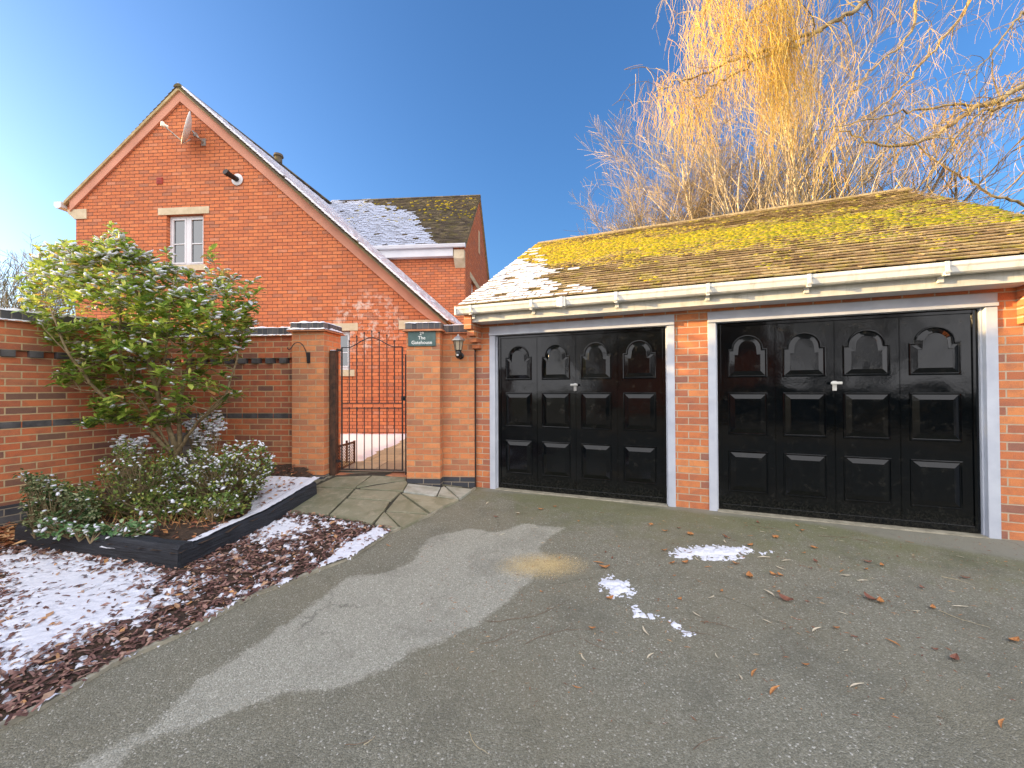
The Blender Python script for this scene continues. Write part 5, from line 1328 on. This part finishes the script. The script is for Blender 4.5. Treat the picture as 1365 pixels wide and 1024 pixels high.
low_shrub('ivy', 'ivy with lobed green leaves trailing over the front sleeper', 'ivy', [(40, 690), (60, 690), (110, 700), (150, 695), (190, 690), (215, 700), (200, 725), (170, 725), (150, 728), (140, 712), (115, 718), (90, 715), (62, 722), (45, 716)], 3.55, .07, 170, (.04, .065), M['ivy'], .10, 27, (3, 5), snow_top=False, spread=2.5)
low_shrub('yellow_shrub', 'low shrub with yellowing leaves beside the trunk of the tall shrub', 'shrub', [(185, 600), (205, 588), (228, 590), (238, 605), (225, 622), (190, 620)], 4.5, .1, 34, (.035, .055), M['leaf'], .1, 28, (3, 5))
low_shrub('spreading_shrub', 'spreading green shrub filling the bed between the ivy and the snowy shrub', 'shrub', [(150, 660), (200, 650), (260, 655), (300, 650), (340, 662), (330, 684), (290, 695), (240, 706), (190, 700), (150, 690)], 4.0, .22, 230, (.032, .055), M['lowleaf'], .06, 35, (6, 10), spread=3.0)
# dry grass tufts at front
tf = MB(); rq = random.Random(31)
for _ in range(260):
    px = rq.uniform(130, 300); py = rq.uniform(672, 712) - (px - 130) * .05; p = at_g(px, py, dz=.15)
    if poly_sd((p.x, p.y), BED) < .02: continue
    p.z = bed_z(p.x, p.y); a = rq.uniform(0, 6.28); l_ = rq.uniform(.05, .13); tf.rnd = rq.uniform(.5, 1)
    q = p + Vector((math.cos(a) * l_ * .5, math.sin(a) * l_ * .5, l_)); q2 = q + Vector((math.cos(a) * l_ * .4, math.sin(a) * l_ * .4, -l_ * .3)); tf.tube([p, q, q2], [.002, .0015, .0008], 3, False)
tag(tf.build('dry_grass', M['dead_leaf'], uvscale=False), 'dry grass blades at the front of the raised bed', kind='stuff')
# grey stone block in the corner
q = at_y(249, 588, 5.0); q.z = 0
sb = MB(); sb.box(-.14, .14, -.1, .1, .1, .62); sb.box(-.145, .145, -.105, .105, .622, .76)
tag(sb.build('stone_block', M['stone_grey'], matrix=Matrix.Translation((q.x, q.y, 0)), bevel=.01), 'grey stone blocks stacked in the corner behind the snowy shrubs', 'stone')

# ================================================================== LEAVES, TWIGS, SNOW ON THE DRIVE
rl = random.Random(77)
def leaf_mesh(kind, r):
    m_ = MB()
    if kind == 'oval':
        n_ = 7; L_ = .028; top_ = []; bot = []
        for k in range(n_ + 1):
            t = k / n_; x = (t - .5) * 2 * L_; w_ = L_ * .5 * math.sin(math.pi * t) ** .8 + .0004; z = .004 + .010 * (2 * t - 1) ** 2 + r.uniform(-.001, .001)
            top_.append((x, w_, z + .005)); bot.append((x, -w_, z + .003))
        for k in range(n_):
            mid0 = (top_[k][0], 0, top_[k][2] - .005); mid1 = (top_[k + 1][0], 0, top_[k + 1][2] - .005)
            m_.quad(mid0, mid1, top_[k + 1], top_[k]); m_.quad(bot[k], bot[k + 1], mid1, mid0)
    elif kind == 'lance':
        n_ = 7; L_ = .036
        for k in range(n_):
            for s_ in (1, -1):
                def P(t, s2): return ((t - .5) * 2 * L_, s2 * (.0055 * math.sin(math.pi * t) + .0003) + .008 * math.sin(t * 3), .003 + .006 * t * t + (.002 if s2 else 0))
                a_, b_ = k / n_, (k + 1) / n_; m_.quad(P(a_, 0), P(b_, 0), P(b_, s_), P(a_, s_)) if s_ > 0 else m_.quad(P(a_, s_), P(b_, s_), P(b_, 0), P(a_, 0))
    else:
        n_ = 14; pts = []
        for k in range(n_):
            a = 2 * math.pi * k / n_; rr_ = .030 * (1 if k % 2 == 0 else .58) * r.uniform(.85, 1.1); pts.append((rr_ * math.cos(a), rr_ * math.sin(a), .004 + .008 * r.random()))
        for k in range(n_): m_.quad((0, 0, .003), pts[k], pts[(k + 1) % n_])
    m_.r = [r.random()] * len(m_.r)
    return m_
leaf_kinds = {}
M['leaf_orange'] = soft_mat('orange_dead_leaf', (0.34, 0.13, 0.04), (0.52, 0.24, 0.08), 60, .7)
M['leaf_brown'] = soft_mat('brown_dead_leaf', (0.16, 0.06, 0.04), (0.28, 0.12, 0.07), 60, .75)
M['leaf_pale'] = soft_mat('pale_dead_leaf', (0.48, 0.40, 0.27), (0.64, 0.56, 0.42), 60, .7)
LB = {('oval', 'leaf_orange'): 'orange oval dead leaf lying on the driveway', ('lance', 'leaf_pale'): 'narrow pale willow leaf lying on the driveway', ('lobed', 'leaf_orange'): 'ragged orange lobed leaf lying on the driveway', ('oval', 'leaf_brown'): 'curled brown dead leaf lying on the driveway', ('lance', 'leaf_orange'): 'narrow orange willow leaf lying on the driveway'}
protos = {}
def drop_leaf(px, py, kind, mat, sc=1.0, ang=None, label=None):
    p = at_g(px, py)
    key = (kind, mat)
    if key not in protos:
        o = leaf_mesh(kind, rl).build('fallen_leaf', M[mat]); protos[key] = o
    else:
        o = protos[key].copy(); col.objects.link(o)
    o.matrix_world = Matrix.Translation((p.x, p.y, ground_z(p.x, p.y) + .004)) @ Matrix.Rotation(rl.uniform(0, 6.28) if ang is None else ang, 4, 'Z') @ Matrix.Rotation(rl.uniform(-.15, .15), 4, 'X') @ Matrix.Diagonal((sc * 1.3, sc * 1.3, sc * 1.3, 1))
    tag(o, label or LB[key], 'leaf', {'leaf_orange': 'orange ', 'leaf_brown': 'brown ', 'leaf_pale': 'pale '}[mat] + kind + ' leaves scattered on the driveway')
    return o
for a_ in ((920, 713, 'lobed', 'leaf_orange', 1.0), (868, 700, 'lobed', 'leaf_orange', .7), (1034, 717, 'lobed', 'leaf_orange', .9), (1085, 731, 'lobed', 'leaf_orange', .8), (886, 709, 'oval', 'leaf_orange', .7), (917, 738, 'oval', 'leaf_brown', .9), (913, 751, 'oval', 'leaf_orange', .8),
           (1000, 728, 'oval', 'leaf_orange', .8), (806, 758, 'oval', 'leaf_orange', 1.1), (798, 752, 'lance', 'leaf_orange', 1), (813, 799, 'oval', 'leaf_orange', .8), (999, 770, 'oval', 'leaf_orange', 1.2), (1031, 767, 'oval', 'leaf_orange', .8), (1048, 801, 'oval', 'leaf_brown', 1.2), (1025, 793, 'lance', 'leaf_pale', 1.2),
           (1089, 842, 'lance', 'leaf_pale', .9), (1190, 859, 'lance', 'leaf_orange', .9), (1143, 917, 'lance', 'leaf_pale', .9), (1033, 924, 'lance', 'leaf_orange', 1.0), (1006, 900, 'lance', 'leaf_orange', .8), (1074, 888, 'oval', 'leaf_orange', .5), (1174, 804, 'oval', 'leaf_orange', 1.0), (1160, 800, 'oval', 'leaf_brown', 1.2),
           (1176, 755, 'oval', 'leaf_orange', .7), (1280, 811, 'lance', 'leaf_pale', .9), (1127, 768, 'lance', 'leaf_pale', .8), (1150, 776, 'lance', 'leaf_pale', .8), (948, 797, 'lance', 'leaf_pale', .8), (861, 843, 'lance', 'leaf_pale', .9), (867, 877, 'lance', 'leaf_pale', .7), (778, 878, 'lance', 'leaf_pale', .6), (769, 917, 'lance', 'leaf_orange', .5),
           (1272, 880, 'oval', 'leaf_brown', .9), (1352, 856, 'oval', 'leaf_orange', .9), (1337, 968, 'lance', 'leaf_orange', .8), (905, 705, 'oval', 'leaf_brown', .6), (1063, 702, 'oval', 'leaf_orange', .6), (721, 680, 'oval', 'leaf_orange', .8), (740, 676, 'lobed', 'leaf_orange', .7), (866, 701, 'lance', 'leaf_pale', .6), (650, 672, 'lance', 'leaf_pale', .9), (661, 690, 'oval', 'leaf_brown', .7), (690, 685, 'lance', 'leaf_pale', .8),
           (602, 665, 'lobed', 'leaf_orange', .6), (553, 694, 'oval', 'leaf_brown', .9), (1018, 745, 'lance', 'leaf_pale', 1.0), (1048, 749, 'lance', 'leaf_pale', .8), (968, 717, 'oval', 'leaf_brown', .6), (1000, 715, 'lance', 'leaf_orange', .6), (518, 728, 'lance', 'leaf_orange', .7), (1097, 705, 'lance', 'leaf_pale', .6), (1155, 760, 'oval', 'leaf_orange', .5)):
    drop_leaf(*a_)
for _ in range(75):
    px = rl.gauss(1000, 190); py = 690 + abs(rl.gauss(0, 75))
    if px < 640 or px > 1360 or py > 1010 or py < 690 + (px - 950) * .09: continue
    k = rl.choice([('oval', 'leaf_orange'), ('lance', 'leaf_pale'), ('lance', 'leaf_pale'), ('oval', 'leaf_brown'), ('lance', 'leaf_orange')]); drop_leaf(px, py, k[0], k[1], rl.uniform(.3, .75))
dbm = MB()
for _ in range(2600):
    px = rl.uniform(560, 1400); py = 675 + abs(rl.gauss(0, 110))
    if py > 1020 or py < 690 + (px - 950) * .09 or (px < 640 and py < 720): continue
    p = at_g(px, py); a = rl.uniform(0, 6.28); L_ = rl.uniform(.002, .006) if rl.random() < .7 else rl.uniform(.008, .02); wd = rl.uniform(.0008, .003)
    d = Vector((math.cos(a), math.sin(a), 0)) * L_; sv = Vector((-math.sin(a), math.cos(a), 0)) * wd; c = Vector((p.x, p.y, ground_z(p.x, p.y) + .004)); dbm.rnd = rl.random()
    dbm.quad(c - d, c - sv, c + d, c + sv + Vector((0, 0, .002)))
tag(dbm.build('debris', M['dead_leaf'], uvscale=False), 'fine seeds and leaf crumbs scattered over the driveway', kind='stuff')
M['twig'] = soft_mat('fallen_twig', (0.10, 0.06, 0.04), (0.24, 0.16, 0.10), 40, .8)
M['straw'] = soft_mat('pale_twig', (0.42, 0.33, 0.18), (0.56, 0.46, 0.28), 40, .8)
tw = [(650, 830, 760, 800, 'twig'), (700, 860, 790, 840, 'twig'), (1252, 815, 1320, 838, 'straw'), (1255, 770, 1300, 782, 'straw'), (625, 978, 652, 1008, 'straw'), (925, 1002, 970, 985, 'twig'), (485, 995, 500, 983, 'straw'), (1040, 862, 1043, 882, 'twig'), (460, 995, 500, 985, 'twig'), (1205, 905, 1200, 925, 'twig'), (780, 855, 830, 870, 'twig'), (935, 830, 985, 842, 'twig'), (1000, 700, 1045, 706, 'twig'), (905, 845, 960, 852, 'twig'), (640, 860, 700, 835, 'twig'), (1090, 715, 1180, 728, 'twig')]
for k, (x0, y0, x1, y1, mt) in enumerate(tw):
    a_ = at_g(x0, y0); b_ = at_g(x1, y1); c = (a_ + b_) / 2; m_ = MB(); n_ = 8; pts = []; L_ = (b_ - a_).length
    sd2 = Vector((-(b_ - a_).y, (b_ - a_).x, 0)).normalized()
    for i in range(n_ + 1):
        t = i / n_; p = a_.lerp(b_, t) + sd2 * L_ * (.10 * math.sin(math.pi * t) * (1 if k % 2 else -1) + rl.uniform(-.015, .015)); p.z = ground_z(p.x, p.y) + .006 + rl.uniform(0, .002); pts.append(p - Vector((c.x, c.y, 0)))
    m_.tube(pts, [.0016 - .001 * i / n_ for i in range(n_ + 1)], 5)
    if L_ > .3:
        for i in (3, 5): m_.tube([pts[i], pts[i] + (pts[i + 1] - pts[i]) * 1.2 + sd2 * .05], [.0015, .0008], 4)
    o = m_.build('fallen_twig', M[mt], matrix=Matrix.Translation((c.x, c.y, 0)))
    tag(o, 'thin dark twig lying on the driveway' if mt == 'twig' else 'pale straw coloured twig lying on the driveway', 'twig', 'dark twigs on the driveway' if mt == 'twig' else 'pale twigs on the driveway')
def snow_patch(poly, label, seed, dens=1.0, step=.008):
    P = gpoly(poly); x0, x1 = min(p_[0] for p_ in P) - .05, max(p_[0] for p_ in P) + .05; y0, y1 = min(p_[1] for p_ in P) - .05, max(p_[1] for p_ in P) + .05
    def h(x, y):
        s_ = poly_sd((x, y), P) * 16 + 1.1 * fbm(x * 16, y * 16, seed) + .9 * fbm(x * 45, y * 45, seed + 1) - (1 - dens)
        return ground_z(x, y) + max(-.012, min(.019, s_ * .011)) + .002 * fbm(x * 90, y * 90, seed)
    o = grid_sheet('snow_patch', frange(x0, x1, step), frange(y0, y1, step), h, M['snow']); return tag(o, label, 'snow')
snow_patch([(885, 738), (905, 728), (960, 726), (995, 728), (1008, 735), (985, 748), (940, 747), (905, 745)], 'broad melting snow patch in front of the right garage door', 1, .45)
snow_patch([(803, 772), (822, 770), (842, 778), (844, 792), (825, 797), (808, 792)], 'compact lump of snow nearest the sand on the driveway', 2, 1.0)
snow_patch([(841, 811), (853, 809), (862, 818), (886, 824), (870, 826), (850, 822)], 'thin trail of snow crystals on the driveway', 3, .8)
snow_patch([(896, 830), (912, 835), (925, 848), (912, 847), (900, 840)], 'small crust of snow among twigs on the driveway', 4, .8)
snow_patch([(1008, 738), (1025, 734), (1042, 736), (1030, 741)], 'scattered snow crumbs right of the broad snow patch', 5, .5)

# ================================================================== TREES
def bez(P, n_=8):
    """smooth polyline through points (catmull-rom)"""
    out = []; Q = [P[0] * 2 - P[1]] + P + [P[-1] * 2 - P[-2]]
    for i in range(1, len(Q) - 2):
        for k in range(n_):
            t = k / n_; a_, b_, c_, d_ = Q[i - 1], Q[i], Q[i + 1], Q[i + 2]
            out.append(.5 * ((2 * b_) + (c_ - a_) * t + (2 * a_ - 5 * b_ + 4 * c_ - d_) * t * t + (3 * b_ - a_ - 3 * c_ + d_) * t ** 3))
    out.append(P[-1]); return out
def grow(mb_big, mb_tw, p, d, L_, r0, lvl, r, O, spread=.6, rise=.15, kids=(5, 8), tw_len=.5, thr=.012, side=4, wob=.12, gravity=0.0, minr=.003):
    n_ = max(3, int(L_ / (.28 if lvl > 0 else .35))); pts = [p]; dd = d.normalized(); step = L_ / n_
    for k in range(n_):
        dd = (dd + Vector((r.gauss(0, wob), r.gauss(0, wob), r.gauss(0, wob * .6) + rise * .12 - gravity * .1 * (k / n_)))).normalized(); pts.append(pts[-1] + dd * step)
    rad = [max(minr, r0 * (1 - .75 * k / n_)) for k in range(n_ + 1)]
    tgt = mb_big if r0 > thr else mb_tw; tgt.rnd = r.random()
    tgt.tube([q - O for q in pts], rad, 6 if r0 > .03 else (side if r0 > thr else 3), False)
    if lvl <= 0: return
    nk = r.randint(*kids)
    for j in range(nk):
        t = .18 + .8 * (j + r.random()) / nk; i = min(n_ - 1, int(t * n_)); q = pts[i].lerp(pts[i + 1], t * n_ - i)
        ax_ = (pts[i + 1] - pts[i]).normalized(); pe = ax_.orthogonal().normalized(); pe.rotate(Matrix.Rotation(r.uniform(0, 6.283), 3, ax_))
        nd = (ax_ * (1 - spread * .45) + pe * spread * r.uniform(.7, 1.2) + Vector((0, 0, rise))).normalized()
        grow(mb_big, mb_tw, q, nd, L_ * r.uniform(.38, .62) * (1.15 - .5 * t), rad[i] * .62, lvl - 1, r, O, spread, rise, kids, tw_len, thr, side, wob * 1.15, gravity, minr)
def tree(name, label, base, h, r0, seed, stems, lvl, bark, twig, group=None, spread=.55, rise=.2, kids=(6, 9), minr=.004, gravity=0, wob=.08, lean=None):
    r = random.Random(seed); o = empty(name, Matrix.Translation(base), label, 'tree', group); big = MB(); tw_ = MB()
    for k in range(stems):
        a = 6.283 * (k + r.uniform(0, .6)) / stems; lean = .05 if stems == 1 else (r.uniform(.12, .34) if lean is None else lean * r.uniform(.6, 1.3))
        d = Vector((math.cos(a) * lean, math.sin(a) * lean, 1)); b0_ = base + Vector((math.cos(a), math.sin(a), 0)) * (.0 if stems == 1 else .2)
        grow(big, tw_, b0_, d, h * r.uniform(.85, 1.0), r0 * r.uniform(.7, 1), lvl, r, base, spread, rise, kids, minr=minr, gravity=gravity, wob=wob)
    big.build('trunk', bark, o, smooth=True, uvscale=False); tw_.build('crown', twig, o, uvscale=False); return o
# bare trees behind the garage
tree('bare_tree', 'pale multi stemmed bare tree left of centre behind the garage ridge', Vector((6.9, 15.0, -.4)), 9.0, .09, 5, 11, 3, M['bark_pale'], M['twig_tan'], spread=.72, minr=.0045, kids=(10, 14), lean=.34)
tree('bare_tree', 'bare tree with white stems standing directly behind the garage ridge', Vector((8.6, 13.0, -.4)), 11.0, .12, 4, 6, 3, M['bark_pale'], M['twig_tan'], spread=.5, minr=.0055, kids=(6, 9))
tree('bare_tree', 'dark twigged bare tree behind the right end of the garage roof', Vector((13.8, 14.5, -.4)), 10.5, .13, 9, 6, 3, M['bark_dark'], M['twig_tan'], spread=.6, minr=.006, kids=(6, 9))
# weeping willow: trunk off to the right, limbs reaching over the garage
rw_ = random.Random(42)
WB = Vector((13.5, 9.6, -.4))
wil = empty('weeping_willow', Matrix.Translation(WB), 'large weeping willow with golden hanging twigs reaching over the garage from the right', 'tree')
big = MB(); tw_ = MB(); strand = MB()
top = Vector((12.5, 9.6, 5.2))
tr_ = bez([WB, WB + Vector((-.1, 0, 2.2)), top], 6); big.tube([q - WB for q in tr_], [.38 - .012 * k for k in range(len(tr_))], 12, False)
limbs_px = [
    ([(1420, 110, 9.6), (1365, 118, 9.4), (1290, 150, 9.2), (1240, 185, 9.1), (1180, 195, 9.0), (1120, 175, 9.0)], .085),
    ([(1480, 90, 9.6), (1365, 130, 9.0), (1310, 150, 9.0), (1270, 190, 8.9), (1200, 300, 8.8)], .05),
    ([(1500, 130, 9.6), (1365, 133, 9.6), (1300, 140, 9.5), (1230, 145, 9.5), (1160, 160, 9.5), (1090, 175, 9.4)], .05),
    ([(1460, -60, 9.6), (1300, -70, 9.3), (1200, -30, 9.0), (1150, 5, 8.9), (1100, 35, 8.8), (1040, 60, 8.7), (980, 80, 8.6), (920, 105, 8.5)], .085),
    ([(1100, 35, 8.8), (1060, 60, 8.7), (1010, 80, 8.6), (960, 110, 8.5), (925, 130, 8.5)], .04),
    ([(1440, -150, 9.6), (1280, -120, 9.6), (1230, -20, 9.5), (1210, 50, 9.4), (1170, 85, 9.4), (1130, 130, 9.3)], .06),
    ([(1500, -200, 9.6), (1330, -150, 10), (1290, 0, 10), (1240, 70, 10), (1190, 130, 10), (1130, 170, 10)], .06),
    ([(1520, 40, 9.6), (1400, 20, 9.2), (1365, 20, 8.8), (1330, 60, 8.7), (1290, 110, 8.6)], .05),
    ([(1540, 200, 9.6), (1400, 270, 9.3), (1340, 265, 9.2), (1290, 240, 9.1), (1250, 215, 9.0), (1200, 170, 9)], .05),
    ([(1400, -200, 9.6), (1200, -180, 9.4), (1080, -120, 9.2), (1000, -60, 9.0), (950, -10, 8.9), (930, 40, 8.8)], .07),
    ([(1200, -180, 9.6), (1150, -120, 9.4), (1090, -60, 9.2), (1050, -20, 9.0), (1010, 10, 8.9), (985, 40, 8.8)], .05),
    ([(920, 105, 8.5), (895, 112, 8.4), (870, 125, 8.3)], .02),
]
allp = []
for pp, r0 in limbs_px:
    P = bez([at_y(*p_) for p_ in pp], 7)
    if pp[0][0] > 1390: P = bez([top, (top + P[0]) / 2 + Vector((0, 0, .3)), P[0]], 5)[:-1] + P
    rr_ = [max(.008, r0 * (1 - .8 * k / (len(P) - 1))) for k in range(len(P))]
    jt_ = [q + Vector((rw_.gauss(0, .025), rw_.gauss(0, .025), rw_.gauss(0, .03))) for q in P]
    big.tube([q - WB for q in jt_], rr_, 7, False)
    for k in range(3, len(jt_), 1):
        allp.append((jt_[k], rr_[k]))
        if rw_.random() < .62:
            d = Vector((rw_.uniform(-1, .5), rw_.uniform(-1, 1), rw_.uniform(-.4, .7)))
            sub = [jt_[k]]; dd = d.normalized(); L_ = rw_.uniform(.5, 1.5)
            for i in range(7):
                dd = (dd + Vector((rw_.gauss(0, .22), rw_.gauss(0, .22), rw_.gauss(0, .2) - .10))).normalized(); sub.append(sub[-1] + dd * L_ / 7)
            tw_.rnd = rw_.random(); tw_.tube([q - WB for q in sub], [max(.005, rr_[k] * .4 * (1 - .11 * i)) for i in range(8)], 4, False)
            for i in range(2, 8):
                allp.append((sub[i], .005))
                if rw_.random() < .6:
                    dd2 = Vector((rw_.uniform(-1, 1), rw_.uniform(-1, 1), rw_.uniform(-.8, .6))).normalized(); s2_ = [sub[i]]
                    for _ in range(5): dd2 = (dd2 + Vector((rw_.gauss(0, .25), rw_.gauss(0, .25), -.16))).normalized(); s2_.append(s2_[-1] + dd2 * rw_.uniform(.08, .14))
                    tw_.tube([q - WB for q in s2_], [.006, .005, .004, .004, .003, .003], 3, False); allp.append((s2_[-1], .003))
def project(p):
    q = MC.transposed() @ (p - CAMP); return (W0 / 2 + FPX * q.x / -q.z, H0 / 2 - FPX * q.y / -q.z)
def hang(p, L_, rr0=.0038):
    pts = [p]; n_ = max(4, int(L_ / .16)); a = rw_.uniform(0, 6.28); dd = Vector((math.cos(a) * .5, math.sin(a) * .5, -.4)).normalized()
    for k in range(n_):
        dd = (dd * .70 + Vector((rw_.gauss(0, .13), rw_.gauss(0, .13), -.34))).normalized(); pts.append(pts[-1] + dd * L_ / n_)
    strand.rnd = rw_.random(); strand.tube([q - WB for q in pts], [rr0 * (1 - .5 * k / n_) for k in range(n_ + 1)], 3, False)
    if rw_.random() < .4 and n_ > 5:
        i = rw_.randint(2, n_ - 2); e = pts[i]; s2_ = [e]
        for k in range(4): s2_.append(s2_[-1] + Vector((rw_.gauss(0, .03), rw_.gauss(0, .03), -.09)) + Vector((math.cos(a + 1), math.sin(a + 1), 0)) * .03 * (1 - k / 4))
        strand.tube([q - WB for q in s2_], [.0032, .003, .0028, .0025, .002], 3, False)
ns = 0
for _ in range(4600):
    p, r_ = rw_.choice(allp); px, py = project(p)
    if px > 1500: continue
    w_ = .30
    if 880 < px < 1110: w_ = .85
    if px > 1200: w_ = .32
    if rw_.random() > w_: continue
    L_ = rw_.uniform(.4, 1.3) * (1.25 if 900 < px < 1120 else .75)
    
    if py > 190 and rw_.random() < .5: continue
    hang(p, L_); ns += 1
# dense golden curtain
for _ in range(430):
    px = rw_.gauss(1040, 17); py = rw_.uniform(-60, 110); hang(at_y(px, py, rw_.uniform(8.4, 9.0)), rw_.uniform(1.0, 2.6), .0045)
for _ in range(420):
    px = rw_.gauss(965, 30); py = rw_.uniform(-60, 60); hang(at_y(px, py, rw_.uniform(8.3, 9.0)), rw_.uniform(.6, 1.6), .004)
for _ in range(160):
    px = rw_.gauss(895, 22); py = rw_.uniform(90, 170); hang(at_y(px, py, rw_.uniform(8.2, 8.8)), rw_.uniform(.5, 1.3), .0035)
big.build('trunk', M['bark_willow'], wil, smooth=True, uvscale=False); tw_.build('branches', M['twig_tan'], wil, uvscale=False); strand.build('crown', M['twig_gold'], wil, uvscale=False)
# far trees at the left, beyond the garden wall
for (px, Y, h_, sd3, lb) in ((45, 34, 14.6, 50, 'distant rounded bare tree behind the tall shrub'), (-10, 32, 13.0, 51, 'distant bare tree at the very left edge beyond the garden wall')):
    b0_ = at_y(px, 520, Y); b0_.z = -.4; tree('distant_tree', lb, b0_, h_, .18, sd3, 3, 3, M['bark_dark'], M['twig_grey'], spread=.7, minr=.014)
hd = MB(); rh_ = random.Random(60)
for _ in range(11000):
    x = rh_.uniform(-26, -8.6); y = 10.5 + rh_.uniform(-1.2, 1.2) + (x + 8) * -.1; z = rh_.uniform(0, 4.9) - .3 * fbm(x * .7, y * .7) - .4
    hd.rnd = rh_.random(); a = rh_.uniform(0, 6.28); l_ = rh_.uniform(.12, .34); p = Vector((x, y, z)); hd.tube([p, p + Vector((math.cos(a) * .04, math.sin(a) * .04, l_ * .5)), p + Vector((math.cos(a) * .10, math.sin(a) * .10, l_))], [.009, .007, .004], 3, False)
ho = hd.build('hedge', M['hedge'], uvscale=False); tag(ho, 'twiggy brown hedge beyond the garden wall at the left', 'hedge')
# behind the camera: neighbouring house, plus a hedge and bare trees added for the door reflections
NM = Matrix.Translation((-9, -21, -.9)) @ Matrix.Rotation(R(4), 4, 'Z')
nb = empty('neighbour_house', NM, 'brick house across the drive, mirrored in the window panes', 'house')
m_ = MB(); m_.box(-6, 6, -4, 0, 0, 5.2); m_.extrude([(-6, -4, 5.2), (-6, 0, 5.2), (-6, -2, 7.4)], (12, 0, 0)); m_.build('wall', M['brick_house'], nb)
m_ = MB(); m_.extrude([(-6.2, .4, 5.1), (-6.2, -2, 7.7), (-6.2, -4.4, 5.1), (-6.2, -4.4, 4.98), (-6.2, -2, 7.55), (-6.2, .4, 4.98)], (12.4, 0, 0)); m_.build('roof', M['tile_house'], nb)
for xx in (-4.5, -1, 3): window(NM, xx, xx + 1.4, 3.2, 4.5, 0.0, nb) if False else None
hb2 = MB(); rk = random.Random(61)
for _ in range(2600):
    x = rk.uniform(-3, 26); y = rk.uniform(-15, -12.5); z = rk.random() ** .8 * (1.5 + 0.7 * fbm(x * .5, 0, 3)) - .4
    hb2.rnd = rk.random(); hb2.blob((x, y, z), rk.uniform(.2, .4), rk.uniform(.2, .4), rk.uniform(.2, .35), rk, .4)
tag(hb2.build('hedge', M['hedge'], uvscale=False), 'evergreen hedge added behind the camera to be mirrored in the garage doors', 'hedge')

for k, (x, y, h_) in enumerate(((-3.5, -12.5, 7.5), (2.0, -15.0, 8.5), (8.0, -13.5, 7.0), (-10, -13, 8))):  # added tree row, breaks up the pale sky mirrored in the doors
    tree('reflection_tree', 'bare tree added behind the camera for the door reflections, ' + ('near the middle', 'tallest of the row', 'rightmost as seen from the house', 'beside the neighbouring house')[k], Vector((x, y, -.5)), h_, .16, 90 + k, 4, 2, M['bark_dark'], M['twig_grey'], spread=.7, minr=.02, kids=(9, 13))
